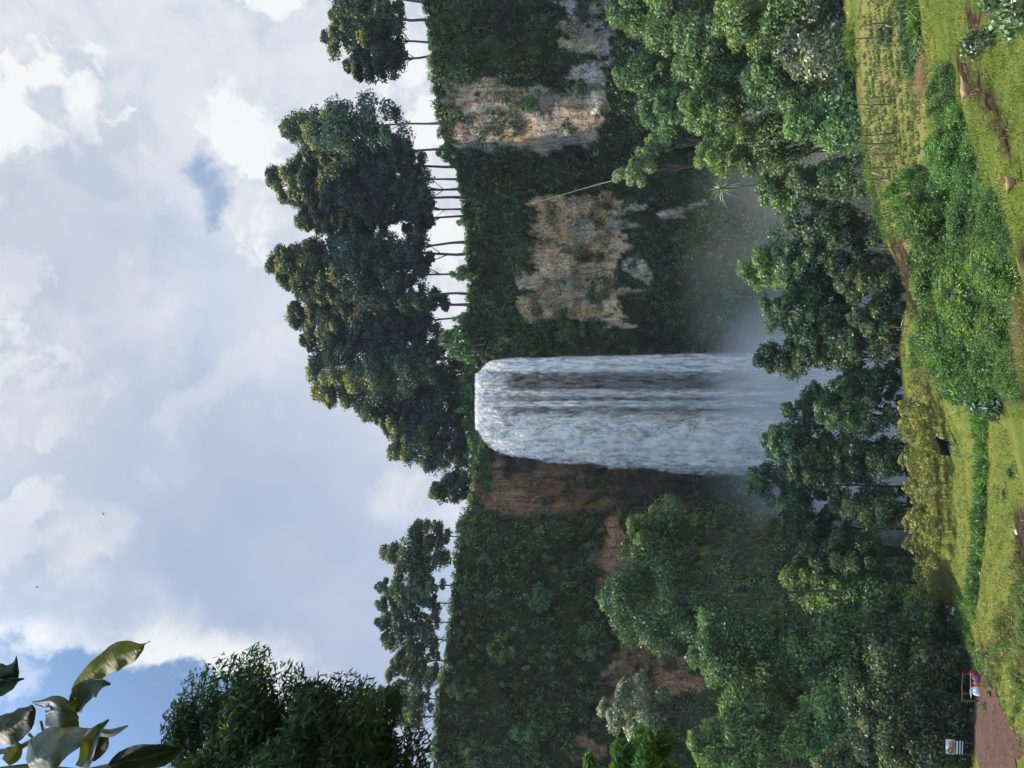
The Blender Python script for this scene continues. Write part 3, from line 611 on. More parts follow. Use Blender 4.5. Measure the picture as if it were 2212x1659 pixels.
for q in [(3, 1032, 820, 664, 850, 52, 12, 'eucalypt with feathery tufted top behind the lip of the falls'), (0, 1033, 800, 720, 815, 44, 18, 'dark lower eucalypt filling the gap behind the lip of the falls'),
          (4, 1033, 870, 770, 885, 40, 15, 'shorter eucalypt with see-through crown over the middle of the falls'), (1, 1034, 915, 822, 930, 38, 12, 'brownish thin-crowned eucalypt over the frothy edge of the falls'),
          (0, 1034, 955, 835, 968, 40, 8, 'round dark eucalypt at the end of the grove over the frothy edge'), (5, 1032, 995, 880, 985, 34, 10, 'low yellow-green eucalypt closing the grove above the brown rock'),
          (2, 1028, 1045, 925, 1062, 34, 8, 'small golden eucalypt on thin stems above the brown rock'), (4, 1030, 1025, 965, 1038, 16, 30, 'tiny far-off eucalypt seen under the small golden one')]:
    brink_tree(q[0], *q[1:], G1, bare=2)
G2 = 'eucalypts above the pale rock'
for q in [(1, 936, 120, 742, 140, 32, 5, 'eucalypt with lopsided low branches at the open end of the pale-rock group'), (0, 931, 92, 692, 72, 46, 6, 'tallest eucalypt of the group above the pale rock'),
          (3, 925, 48, 712, 28, 40, 7, 'eucalypt with gappy crown beside the tallest one above the pale rock'), (2, 918, 5, 700, -20, 44, 6, 'eucalypt cut by the picture edge above the pale rock')]:
    brink_tree(q[0], *q[1:], G2, bare=42)
G3 = 'slender trees on the vegetated cliff'
for i, q in enumerate([(3, 988, 1160, 882, 1150, 26, 3, 'low bushy tree starting the row on the vegetated cliff'), (1, 987, 1205, 824, 1195, 40, 5, 'broad round-topped tree heading the row on the vegetated cliff'),
          (0, 985, 1262, 810, 1265, 22, 4, 'pointed pale-topped tree in the vegetated cliff row'), (2, 983, 1302, 812, 1305, 22, 6, 'pointed tree with green lit side in the vegetated cliff row'),
          (0, 980, 1342, 806, 1342, 20, 4, 'slimmest spire-shaped tree in the vegetated cliff row'), (1, 978, 1382, 822, 1382, 24, 5, 'thin-foliaged tree with twin stems in the vegetated cliff row'),
          (3, 973, 1425, 845, 1428, 22, 5, 'small dark tree before the last one in the vegetated cliff row'), (0, 968, 1462, 832, 1458, 26, 4, 'conical tree ending the vegetated cliff row'),
          (1, 955, 1548, 850, 1540, 26, 12, 'bluish distant tree on a thin bare trunk beyond the vegetated cliff row'), (2, 955, 1510, 790, 1506, 18, 14, 'far tall tree half behind the feathery near tree')]):
    brink_tree(q[0], *q[1:], G3, 'slender_tree', style='slim', bare=14)

# ------------------------------------------------------------------ shrubs on the cliff
def cliff_shrub(i, a, b, hw, h, label, mat=None):
    p = cliff_pt(a, b); y = p.y; e = put_shrub(SHRUB[i % 4], 'cliff_shrub', label, 'shrub', p+Vector((0, -0.2, -0.3)), p+Vector((0, -0.9, h*px(y))), hw*px(y), 'shrubs rooted on the cliff', i*1.3)
    return e
for i, q in enumerate([(1045, 735, 46, 100, 'large bright green shrub hanging beside the lip of the falls'), (1040, 955, 18, 32, 'small green shrub at the frothy end of the lip'),
        (1068, 945, 20, 36, 'dark green shrub touching the frothy edge just under the lip'), (1205, 48, 30, 72, 'round pale green bush perched on the pale rock'),
        (1150, 560, 28, 55, 'light green shrub over the tan rock wall'), (1300, 1410, 24, 60, 'dark shrub hanging above the red rock base'),
        (1060, 1620, 36, 75, 'rounded shrub at the top corner of the vegetated cliff'), (1290, 1500, 34, 90, 'grey-green shrub low on the vegetated cliff near the red rock'),
        (1180, 1590, 40, 80, 'wide dark bush halfway down the vegetated cliff'), (1010, 1490, 24, 48, 'lit shrub on the brink under the conical tree'),
        (985, 330, 18, 46, 'dark shrub on the brink beside the wide golden-topped eucalypt'), (1190, 1290, 34, 60, 'leafy bush in the middle of the vegetated cliff'),
        (1110, 1400, 36, 60, 'spreading bush high on the vegetated cliff'), (1260, 720, 30, 60, 'dark shrub between tan rock and the falls'), (1160, 225, 16, 40, 'small tuft of leaves on the orange buttress'),
        (1080, 100, 26, 50, 'silvery shrub on the grassy shoulder above the pale rock'), (1030, 60, 24, 44, 'olive shrub on the grassy shoulder'), (998, 350, 12, 28, 'tiny shrub between the open eucalypts on the brink'), (1018, 590, 16, 50, 'leafy shrub at the foot of the rounded dark eucalypt'), (1020, 690, 20, 44, 'dark shrub on the brink before the big bright one'), (1012, 480, 12, 26, 'small shrub on the brink among bare trunks')]):
    cliff_shrub(i, *q)

for i, (b, hw, h, dy) in enumerate([(795, 24, 60, 7), (825, 26, 75, 9), (855, 24, 62, 8), (885, 26, 80, 9), (915, 24, 66, 7), (945, 24, 60, 6), (760, 26, 70, 5), (985, 26, 60, 5), (700, 24, 50, 4), (870, 30, 110, 14), (830, 30, 120, 15), (920, 28, 100, 13)]):
    x = (829.5-b)*0.000602*140; y = 136.5+dy; x = P(1036, b, y).x; z = plateau(x, y)-.6
    put_shrub(SHRUB[i % 4], 'plateau_bush', 'dark bush under the eucalypts on the plateau behind the lip of the falls', 'bush', (x, y, z), (x, y, z+h*px(y)), hw*px(y), 'bushes behind the lip of the falls', i*1.1)
# ------------------------------------------------------------------ trees in the gorge, rooted on the slope
def gorge_tree(style, pf, a, b, y, hw, label, name='gorge_tree', group=None, bb=None, zb=None, ch=None):
    top = P(a, b, y); xb = top.x if bb is None else P(a, bb, y).x
    base = Vector((xb, y, gz(xb, y)-0.3 if zb is None else zb))
    k = {'broad': 2.7, 'belt': 3.6, 'silv': 2.4, 'wood': 2.5, 'open': 2.4}[style]
    return put_tree(style, pf, name, label, 'tree', base, top, hw*1.2*px(y), (ch or hw*k)*px(y), group)
G4 = 'trees standing in the gorge below the falls'
for q in [  # proto list, index, top down, across, distance, half width, label
    # opposite the red rock
    ('broad', 0, 1292, 1285, 92, 92, 'big round-crowned tree on a long bare trunk before the red rock'), ('broad', 1, 1338, 1165, 96, 66, 'tree with yellow-lit top standing before the wet rock'),
    ('broad', 2, 1482, 1400, 82, 98, 'wide dome-topped tree below the red rock'), ('broad', 5, 1660, 1395, 80, 82, 'low rounded tree under the wide dome-topped one'),
    ('silv', 0, 1292, 1515, 100, 66, 'silver-leaved tree in front of the red rock'), ('broad', 3, 1482, 1605, 78, 84, 'broad olive tree below the silver-leaved one'),
    ('broad', 4, 1690, 1560, 76, 90, 'dense dark tree under the broad olive one'), ('broad', 0, 1685, 1250, 92, 60, 'pale green tree between the two long bare trunks'),
    ('broad', 5, 1770, 1300, 88, 66, 'shaded tree behind the yellow shrub row end'), ('broad', 1, 1560, 1500, 90, 60, 'tree wedged between the dome-topped and olive trees'),
    # centre belt in front of the falls
    ('belt', 0, 1650, 1130, 90, 50, 'dark tree at the misty edge beside the bare-branched stem'), ('belt', 1, 1606, 1045, 91, 46, 'tall dark pointed tree in front of the frothy falls'),
    ('belt', 2, 1640, 955, 89, 52, 'bushy dark tree in front of the middle of the falls'), ('belt', 3, 1686, 880, 88, 44, 'lower dark tree in the gap before the falls'),
    ('belt', 0, 1625, 772, 88, 44, 'dark-crowned tree on a leaning trunk before the bright side of the falls'), ('belt', 4, 1640, 665, 88, 50, 'dark tree beside the misty slope next to the falls'),
    ('belt', 2, 1700, 705, 84, 44, 'lower bushy tree between two dark ones near the falls'), ('broad', 3, 1592, 585, 96, 56, 'pale mist-lit tree beneath the tan rock'),
    ('belt', 1, 1670, 560, 86, 52, 'dark tree with several thin trunks under the tan rock'), ('belt', 5, 1690, 480, 84, 56, 'broad dark tree behind the bank of bare soil'),
    ('belt', 5, 1790, 830, 84, 42, 'small tree under the gap before the falls'), ('belt', 0, 1790, 1090, 84, 46, 'small dark tree behind the yellow shrub row'), ('belt', 2, 1800, 985, 83, 46, 'low leafy tree behind the middle of the yellow shrub row'),
    ('belt', 3, 1800, 610, 80, 46, 'low tree with thin dark stems above the soil bank'), ('belt', 0, 1810, 740, 81, 40, 'low tree at the top of the soil bank end'), ('belt', 4, 1740, 1185, 88, 44, 'shadowed tree beneath the bare-branched stem'),
    ('belt', 1, 1700, 1010, 85, 44, 'dark tree filling the space between the pointed and the bushy tree'), ('belt', 2, 1760, 900, 83, 44, 'low dark tree under the gap before the falls, beside the shrub row'), ('belt', 5, 1720, 770, 85, 40, 'dark tree below the leaning-trunk tree'), ('belt', 0, 1690, 620, 90, 44, 'dark tree between the tan rock trees and the falls'), ('belt', 3, 1830, 690, 79, 38, 'low bushy tree right at the outer end of the soil bank'),
    # below the buttress and pale rock
    ('broad', 2, 1632, 420, 94, 58, 'light green tree catching sun beneath the spiky palm'), ('broad', 4, 1570, 300, 88, 62, 'leafy tree on the slope under the orange buttress'),
    ('broad', 0, 1310, 18, 96, 74, 'yellow-green tree below the pale rock at the picture edge'), ('broad', 5, 1322, 170, 100, 44, 'sunlit tree beside the foot of the pale rock'),
    ('broad', 1, 1372, 240, 98, 44, 'tree with lit rounded top under the orange buttress'), ('broad', 3, 1430, 130, 86, 70, 'wide dappled tree in the middle of the sunlit group'),
    ('broad', 2, 1465, 215, 84, 66, 'grey-green tree on the misty side of the sunlit group'), ('broad', 4, 1540, 45, 78, 78, 'yellow-lit tree low at the picture edge'),
    ('silv', 1, 1668, 95, 72, 72, 'silvery-leaved tree above the maize terrace'), ('broad', 0, 1600, 165, 80, 70, 'dark tree behind the silvery-leaved one'), ('broad', 5, 1690, 265, 74, 76, 'broad tree overhanging the maize terrace'),
    ('belt', 5, 1700, 380, 78, 60, 'dark shadowed tree beside the maize terrace'), ('belt', 2, 1740, 5, 70, 54, 'tree with pale stems at the corner of the maize terrace'), ('broad', 1, 1500, 330, 98, 40, 'small tree on the misty slope'),
    ]:
    gorge_tree(q[0], q[1], q[2], q[3], q[4], q[5], q[6], group=G4)
# the near wood behind the sign and the path
for q in [(1, 1812, 1480, 70, 110, 'large-leaved tree above the stall on the path'), (3, 1840, 1605, 66, 100, 'dark tree directly behind the signboard'), (0, 1880, 1390, 74, 74, 'tree at the field corner behind the seated person'), (4, 1905, 1540, 68, 74, 'low tree between signboard and stall'), (2, 1960, 1450, 70, 70, 'bushy tree behind the stall'), (5, 1760, 1655, 68, 90, 'tree at the picture edge above the signboard')]:
    gorge_tree('wood', q[0], q[1], q[2], q[3], q[4], q[5], 'broadleaf_tree', 'dark trees behind the path')
# two tall bare-trunked leaning trees with small crowns, the pole and the palm
gorge_tree('open', 0, 1322, 378, 104, 42, 'slim leaning tree with small tufted crown beneath the orange buttress', 'slim_tree', 'slim leaning trees', bb=322)
gorge_tree('open', 3, 1372, 305, 103, 32, 'shorter slim tree with small crown under the orange buttress', 'slim_tree', 'slim leaning trees', bb=262)
def stick(name, label, cat, pts, rad, mat, group=None):
    V, Fq = tube([tuple(p) for p in pts], rad, 6); o = obj(name, mesh_np(name, V, Fq, mat, None, True)); return tag(o, label, cat, group)
M_POLE = plain('bleached_wood', (0.30, 0.27, 0.22), 0.3, 1.5, 0.8)
stick('dead_stem', 'long pale bare stem leaning against the cliff above the slim tree', 'dead tree', [P(1132, 442, 121.5), P(1180, 431, 120.3), P(1240, 413, 118.5), P(1300, 396, 116), P(1345, 385, 113)], [.025, .03, .035, .045, .055], M_POLE)
for a0, b0, a1, b1, lab in [(1462, 560, 1140, 622, 'thin dark vine slanting across the tan rock'), (1430, 590, 1085, 700, 'thin vine hanging from the brink beside the falls'), (1230, 1002, 1085, 1058, 'thin line slanting across the brown rock')]:
    p, q = cliff_pt(a0, b0), cliff_pt(a1, b1); p.y -= 2.2; q.y -= 2.5
    stick('hanging_vine', lab, 'vine', [p, (p+q)/2+Vector((0, -1.5, -1)), q], [.06, .07, .06], M_DBARK, 'vines on the cliff')
def bare_tree(a, b, ab, bb, y, label, seed, n=26, spread=0.22):
    rng = np.random.default_rng(seed); base = np.array(P(ab, bb, y)); base[2] = gz(base[0], y); top = np.array(P(a, b, y)); L = np.linalg.norm(top-base)
    root = thing('bare_tree', label, 'tree', tuple(base), 0, 'bare-branched trees in the mist'); ax = (top-base)
    ts = np.linspace(0, 1, 8); g = Geo(); line = ts[:, None]*ax + rng.normal(size=(8, 3))*0.12*(ts[:, None] > 0); g.add(*tube(line, 0.26*(1-0.85*ts), 6))
    for k in range(n):
        tt = 0.45+0.55*rng.random(); p = tt*ax; an = rng.random()*6.28; l = L*spread*(1.25-tt)*(0.6+0.8*rng.random())
        e = p + np.array([math.cos(an)*l, math.sin(an)*l, l*(0.5+0.6*rng.random())]); mm = (p+e)/2+np.array([0, 0, -0.1*l])
        g.add(*tube([p, mm, e], [0.07, 0.045, 0.015], 6))
        for _ in range(4):
            s = mm+(e-mm)*rng.random(); g.add(*tube([s, s+rng.normal(size=3)*l*0.22+np.array([0, 0, .2*l])], [0.025, 0.01], 6))
    obj('trunk', g.mesh('trunk', M_DBARK, True), root)
bare_tree(1585, 1155, 1790, 1192, 95, 'leafless twiggy tree standing against the mist', 3)
bare_tree(1470, 1195, 1800, 1190, 90, 'bare dark trunk with side branches rising from the mist', 4, 30, 0.16)
bare_tree(1470, 1277, 1860, 1275, 86.5, 'thick bare dark trunk below the big round crown', 5, 22, 0.12)
# spiky palm-like plant on a thin trunk
yp = 108; tp_ = np.array(P(1560, 406, yp)); bs = np.array(P(1668, 392, yp)); bs[2] = min(bs[2], gz(bs[0], yp)+0.0)
root = thing('spiky_palm', 'spiky rosette of stiff pale leaves on a thin dark trunk in the mist', 'palm', tuple(bs))
V, Fq = tube([(0, 0, 0), tuple((tp_-bs)*0.5+np.array([.3, 0, 0])), tuple(tp_-bs)], [.28, .2, .16], 7); obj('trunk', mesh_np('trunk', V, Fq, M_DBARK, None, True), root)
rng = np.random.default_rng(12); g = Geo(); c0 = tp_-bs
for k in range(70):
    d = unit(rng.normal(size=3)+np.array([0, -0.25, 0.35])); l = 2.3*(0.7+0.5*rng.random()); sd = unit(np.cross(d, rng.normal(size=3)))
    p0, p1, p2 = c0, c0+d*l*0.5, c0+d*l+np.array([0, 0, -0.2*l]); w = 0.085
    g.add(np.array([p0-sd*w*.5, p0+sd*w*.5, p1+sd*w, p1-sd*w]), [(0, 1, 2, 3)], (0.20, 0.26, 0.16)); g.add(np.array([p1-sd*w, p1+sd*w, p2+sd*.01, p2-sd*.01]), [(0, 1, 2, 3)], (0.20, 0.26, 0.16))
obj('crown', g.mesh('crown', M_SILVER), root)
# undergrowth on the gorge slopes: one uncountable mass
rng = np.random.default_rng(17); n = 5200
ux = rng.uniform(-62, 62, n*3); uy = rng.uniform(56, 112, n*3); uz = terr(ux, uy); ua, ub = proj(ux, uy, uz)
ok = (ua < edge_a(ub)-4) | (uy > 89); ux, uy, uz = ux[ok][:n], uy[ok][:n], uz[ok][:n]
Pts = np.stack([ux, uy, uz+0.5], 1); V, Fq, Cc = clumps(Pts, np.tile((0, -0.2, 0.8), (len(ux), 1)), 0.6+1.2*rng.random(len(ux))**2, 34, 0.18, [(0.03, 0.06, 0.025), (0.045, 0.08, 0.03), (0.03, 0.055, 0.03)], rng)
tag(obj('undergrowth', mesh_np('undergrowth', V, Fq, M_BUSH, {'tint': Cc})), 'dark undergrowth between the gorge trees', 'undergrowth', kind='stuff')

# low bushes along the outer edge of the fields
rng = np.random.default_rng(19)
for i, b in enumerate(np.linspace(470, 1335, 30)):
    b = b+rng.uniform(-10, 10); a = float(edge_a(b)) - rng.uniform(2, 9); p_ = ground_at(a, b, 50, 110); h = rng.uniform(2.0, 4.2)
    put_shrub(SHRUB[i % 4], 'edge_bush', 'dark green bush at the outer field edge under the gorge trees', 'bush', p_-Vector((0, 0, .2)), p_+Vector((0, .6, h)), rng.uniform(1.6, 2.6), 'bushes along the outer field edge', i*1.7)
# ------------------------------------------------------------------ feathery near tree and bush
def feather(seed, n, ctr, rads, leaf, wind, cols, ncl=90, rcl=(.16, .34)):
    rng = np.random.default_rng(seed); cc = unit(rng.normal(size=(ncl, 3)))*(0.35+0.62*rng.random((ncl, 1))**0.6)*np.array(rads)+np.array(ctr)
    idx = rng.integers(0, ncl, n); rr = (rcl[0]+(rcl[1]-rcl[0])*rng.random(ncl))*rads[0]
    C = cc[idx]+unit(rng.normal(size=(n, 3)))*(rr[idx]*np.sqrt(0.1+0.95*rng.random(n)))[:, None]*np.array([1.25, 1.1, 0.62])
    T = unit(np.array(wind)+rng.normal(size=(n, 3))*0.6); N = rng.normal(size=(n, 3))*0.9+np.array([0, 0, 0.8])
    col = pick(rng, cols, np.ones(len(cols)), ncl)[idx]*(0.65+0.7*rng.random((n, 1)))
    V, Fq = leaf_quads(C, N, leaf*(0.6+0.8*rng.random(n)), 0.24, rng, T); V = V.reshape(-1, 4, 3); V[:, 2, 2] -= leaf*0.35
    return V.reshape(-1, 3), Fq, rep4(col), cc
yt = 15.0
c = P(625, 1690, yt); gb = Vector((c.x-0.4, yt+0.3, 0)); gb.z = gz(gb.x, gb.y)
root = thing('feathery_tree', 'near dark tree with drooping wind-swept narrow leaves against the sky', 'tree', tuple(gb))
V, Fq, Cc, cc = feather(21, 92000, c-gb, (2.25, 2.0, 3.3), 0.085, (0.85, -0.1, -0.25), [(0.020, 0.045, 0.016), (0.028, 0.06, 0.016), (0.016, 0.035, 0.015), (0.055, 0.115, 0.02)], 135)
obj('crown', mesh_np('crown', V, Fq, M_LEAF, {'tint': Cc}), root)
g = Geo(); ct_ = np.array(c-gb); line = np.array([(0, 0, -0.2), ct_*0.35, ct_*0.7, ct_+np.array([0, 0, 1.8])]); g.add(*tube(line, [.17, .14, .10, .03], 8))
for k in range(60):
    b = line[1]+(line[3]-line[1])*min(.95, max(0, (cc[k][2]-line[1][2]-0.6)/(line[3][2]-line[1][2]))); g.add(*tube([b, (b+cc[k])/2+np.array([0, 0, .1]), cc[k]], [.035, .022, .008], 5))
obj('trunk', g.mesh('trunk', M_DBARK, True), root)
yt = 12.5; c = P(1375, 1675, yt); gb = Vector((c.x, yt, gz(c.x, yt)))
root = thing('leafy_shrub', 'bright green narrow-leaved shrub poking in at the picture edge', 'shrub', tuple(gb))
V, Fq, Cc, cc = feather(23, 11000, c-gb, (0.62, 0.7, 0.85), 0.075, (0.5, -0.2, 0.35), [(0.075, 0.17, 0.022), (0.11, 0.22, 0.03), (0.05, 0.12, 0.02)], 26, (.22, .40))
obj('crown', mesh_np('crown', V, Fq, M_BUSH, {'tint': Cc}), root)
g = Geo()
for k in range(2): g.add(*tube([(0.1*math.cos(k), 0.1*math.sin(k), -.2), tuple(cc[k]*0.6), tuple(cc[k])], [.022, .014, .006], 5))
obj('trunk', g.mesh('trunk', M_DBARK, True), root)

# ------------------------------------------------------------------ big torn leaves overhead
def big_leaf_mat():
    m, t = material('thick_leaf'); v = t.node('ShaderNodeTexCoord').outputs['Object']; c = t.attr('tint')
    n = t.noise(v, 26, 5, 0.6); n2 = t.noise(v, 7, 3)
    c = t.vm('SCALE', c, sc=t.ss(n, 0.25, 0.75, 0.7, 1.25)); sp_ = t.noise(v, 55, 4, 0.65); c = t.mix(t.ss(sp_, 0.62, 0.70, 0.0, 0.8), c, (0.06, 0.045, 0.02)); ve = t.noise(t.mapv(v, (1, 1, 1), (3, 1, 2)), 12, 2, 0.5, 1.5); c = t.mix(t.ss(t.m('ABSOLUTE', t.m('SUBTRACT', ve, 0.5)), 0.012, 0.0, 0.0, 0.45), c, (0.22, 0.25, 0.14))
    bp = t.node('ShaderNodeBump'); bp.inputs['Strength'].default_value = 0.35; bp.inputs['Distance'].default_value = 0.02; t.L.new(t.m('ADD', n, t.m('MULTIPLY', n2, 1.5)), bp.inputs['Height'])
    p = t.node('ShaderNodeBsdfPrincipled'); t.put(p.inputs['Base Color'], c); p.inputs['Roughness'].default_value = 0.62; p.inputs['Specular IOR Level'].default_value = 0.18; t.L.new(bp.outputs[0], p.inputs['Normal'])
    tr = t.node('ShaderNodeBsdfTranslucent'); t.put(tr.inputs[0], t.vm('MULTIPLY', c, (2.2, 2.0, 0.5)))
    mx = t.node('ShaderNodeMixShader'); mx.inputs[0].default_value = 0.42; t.L.new(p.outputs[0], mx.inputs[1]); t.L.new(tr.outputs[0], mx.inputs[2]); finish(t, mx.outputs[0]); return m
M_BIG = big_leaf_mat()
def cat_rom(pts, n):
    pts = np.asarray(pts, float); k = len(pts); o = []
    for i in range(k-1):
        p0, p1, p2, p3 = pts[max(i-1, 0)], pts[i], pts[i+1], pts[min(i+2, k-1)]
        for s in np.linspace(0, 1, n, endpoint=False): o.append(0.5*((2*p1)+(-p0+p2)*s+(2*p0-5*p1+4*p2-p3)*s*s+(-p0+3*p1-3*p2+p3)*s**3))
    o.append(pts[-1]); return np.array(o)
HOLES = []
def big_leaf(root, ribs, col, seed, curl=0.03, holes=()):
    """ribs: rows (down, across, half width left, half width right, distance) from stalk to tip, in zoom pixels of the photograph's corner"""
    rng = np.random.default_rng(seed); rr = cat_rom(ribs, 8); n = len(rr); M = 13; V = np.zeros((n, M, 3)); T = np.zeros((n, M, 3))
    for i in range(n):
        d = rr[min(i+1, n-1), :2]-rr[max(i-1, 0), :2]; d /= max(np.linalg.norm(d), 1e-6); nrm = np.array([-d[1], d[0]])
        for j in range(M):
            s = (j/(M-1))*2-1; w = (rr[i, 2] if s < 0 else rr[i, 3])
            ew = 1.15+0.06*math.sin(i*0.55+seed+(0 if s < 0 else 2))*abs(s)+0.03*math.sin(i*2.1+seed)*abs(s)
            q = rr[i, :2]+nrm*s*w*ew; dist = rr[i, 4] + curl*(abs(s)**1.5)*2.2*(1 if seed % 2 else -1) + 0.008*math.sin(i*0.45+s*2+seed)*abs(s)
            V[i, j] = P(q[0]*0.36157*0.553, 1327.3+q[1]*0.36157*0.553, dist)
            T[i, j] = np.array(col)*(1.25 if abs(s) < 0.06 else 1.0)*(0.85+0.3*rng.random())
    idx = np.arange(n*M).reshape(n, M); Fq = np.stack([idx[:-1, :-1], idx[:-1, 1:], idx[1:, 1:], idx[1:, :-1]], -1)
    keep = np.ones(Fq.shape[:2], bool)
    for (fi, fj) in holes: keep[int(fi*(n-1)), int(fj*(M-1))] = False
    Vw = V.reshape(-1, 3)-np.array(root.location); me = mesh_np('leaf', Vw, Fq[keep], M_BIG, {'tint': T.reshape(-1, 3)}, True)
    o = obj('leaf', me, root); so_ = o.modifiers.new('thick', 'SOLIDIFY'); so_.thickness = 0.0012; ss_ = o.modifiers.new('smooth', 'SUBSURF'); ss_.levels = 1; ss_.render_levels = 1
    return o
bl0 = P(130, 1760, 1.7); root = thing('broad_leaf_plant', 'torn dusty broad leaves overhead against the blue sky', 'plant', (bl0.x, bl0.y, bl0.z))
DK, GR, YL, BR = (0.045, 0.07, 0.04), (0.13, 0.155, 0.12), (0.17, 0.175, 0.012), (0.075, 0.07, 0.03)
# rows are (x, y) in the 1936-wide zoom of the corner
big_leaf(root, [(800, 930, 50, 40, 1.60), (900, 760, 90, 95, 1.58), (1060, 590, 95, 100, 1.56), (1220, 470, 110, 130, 1.54), (1380, 410, 125, 110, 1.53), (1500, 360, 55, 60, 1.52), (1560, 320, 10, 10, 1.52), (1625, 290, 3, 3, 1.52)], YL, 31, 0.008, [(.66, .62), (.7, .7), (.62, .75)])
big_leaf(root, [(830, 1060, 40, 40, 1.50), (860, 940, 110, 60, 1.50), (920, 830, 100, 100, 1.49), (990, 770, 70, 110, 1.48), (1100, 740, 35, 45, 1.47), (1195, 755, 6, 6, 1.47)], GR, 32, 0.012, [(.2, .3)])
big_leaf(root, [(640, 1420, 70, 60, 1.42), (650, 1260, 120, 170, 1.40), (640, 1120, 140, 190, 1.40), (640, 1010, 130, 130, 1.40), (560, 940, 60, 60, 1.41), (470, 940, 60, 20, 1.42), (345, 950, 10, 10, 1.43)], GR, 33, 0.02)
big_leaf(root, [(300, 1620, 60, 40, 1.32), (420, 1560, 190, 170, 1.30), (560, 1480, 220, 150, 1.30), (760, 1400, 180, 80, 1.31), (900, 1330, 110, 60, 1.32), (1060, 1270, 40, 50, 1.33), (1200, 1280, 40, 40, 1.34), (1385, 1200, 8, 8, 1.35)], GR, 35, 0.02)
big_leaf(root, [(880, 1660, 60, 60, 1.22), (940, 1520, 70, 60, 1.22), (980, 1380, 80, 60, 1.22), (1060, 1250, 50, 30, 1.22), (1130, 1180, 18, 14, 1.22), (1175, 1135, 3, 3, 1.22)], (0.17, 0.19, 0.155), 34, 0.012)
big_leaf(root, [(960, 1560, 50, 50, 1.45), (1040, 1420, 100, 110, 1.45), (1100, 1310, 90, 70, 1.45), (1130, 1250, 30, 30, 1.45)], BR, 36, 0.015)
big_leaf(root, [(-120, 1330, 90, 60, 1.55), (20, 1260, 150, 150, 1.53), (160, 1200, 130, 150, 1.52), (270, 1110, 110, 110, 1.51), (330, 1030, 60, 60, 1.5), (345, 975, 10, 10, 1.5)], BR, 37, 0.018, [(.8, .6)])
big_leaf(root, [(1180, 1660, 30, 90, 1.36), (1360, 1580, 110, 130, 1.36), (1600, 1530, 110, 130, 1.37), (1800, 1480, 70, 110, 1.38), (1960, 1440, 12, 30, 1.39)], (0.045, 0.065, 0.03), 38, 0.02)
big_leaf(root, [(-140, 700, 60, 60, 1.6), (-20, 660, 100, 130, 1.6), (100, 620, 90, 110, 1.6), (160, 540, 30, 40, 1.6), (178, 450, 4, 4, 1.6)], DK, 39, 0.014)
big_leaf(root, [(-140, 840, 50, 50, 1.63), (0, 800, 80, 70, 1.62), (100, 750, 60, 60, 1.62), (190, 710, 20, 16, 1.62), (260, 695, 3, 3, 1.62)], DK, 40, 0.012)
big_leaf(root, [(60, 1600, 50, 50, 1.47), (150, 1500, 90, 80, 1.47), (180, 1420, 50, 50, 1.47), (160, 1385, 8, 8, 1.47)], YL, 41, 0.01)
g = Geo()
for pts, r in [([(-200, 1500), (150, 1470), (420, 1330), (600, 1250), (820, 1040)], .006), ([(420, 1330), (470, 1270), (440, 1150)], .003), ([(520, 1290), (500, 1150)], .003), ([(-250, 900), (-140, 760)], .004), ([(310, 1290), (350, 1330)], .003), ([(-200, 1700), (300, 1640), (900, 1700), (1180, 1640)], .006), ([(-250, 900), (-220, 1300), (-200, 1500), (-230, 1900)], .009)]:
    q = [np.array(P(a*0.19995, 1327.3+b*0.19995, 1.5))-np.array(bl0) for a, b in pts]; g.add(*tube(q, [r]*len(q), 7))
obj('stem', g.mesh('stem', M_STEM, True), root)
# ------------------------------------------------------------------ red soil path draped on the ground
def drape(name, poly, step, lift, mat, label, cat):
    w = [ground_at(a, b) for a, b in poly]; pw = [(q.x, q.y) for q in w]
    x0, x1 = min(q[0] for q in pw), max(q[0] for q in pw); y0, y1 = min(q[1] for q in pw), max(q[1] for q in pw)
    gx, gy = np.meshgrid(np.arange(x0, x1+step, step), np.arange(y0, y1+step, step)); gz_ = terr(gx, gy)+lift
    cxm = (gx[:-1, :-1]+gx[1:, 1:])/2; cym = (gy[:-1, :-1]+gy[1:, 1:])/2
    ins = in_poly(pw, cxm+0.5*(fbm(cxm*.9, cym*.9, 0, 5, 2)-.5), cym+0.7*(fbm(cxm*.9, cym*.9, 0, 6, 2)-.5))
    i = np.arange(gx.size).reshape(gx.shape); Fq = np.stack([i[:-1, :-1], i[:-1, 1:], i[1:, 1:], i[1:, :-1]], -1)[ins]
    me = mesh_np(name, np.stack([gx, gy, gz_], -1).reshape(-1, 3), Fq, mat, None, True)
    return tag(obj(name, me), label, cat, kind='structure')
m, t = material('red_soil'); v = t.node('ShaderNodeTexCoord').outputs['Object']
n1_, n2_ = t.noise(v, 0.7, 5), t.noise(v, 5.0, 6, 0.7); vo = t.node('ShaderNodeTexVoronoi'); t.put(vo.inputs['Vector'], v); vo.inputs['Scale'].default_value = 2.6
c = t.mix(n1_, (0.085, 0.046, 0.034), (0.17, 0.105, 0.08)); c = t.mix(t.ss(n2_, .48, .62), c, (0.06, 0.034, 0.026)); c = t.mix(t.ss(vo.outputs['Distance'], .10, .05), c, (0.42, 0.36, 0.30))
bp = t.node('ShaderNodeBump'); bp.inputs['Strength'].default_value = .8; bp.inputs['Distance'].default_value = .15; t.L.new(n2_, bp.inputs['Height'])
d = t.node('ShaderNodeBsdfDiffuse'); t.put(d.inputs[0], c); t.L.new(bp.outputs[0], d.inputs['Normal']); finish(t, d.outputs[0]); M_PATH = m
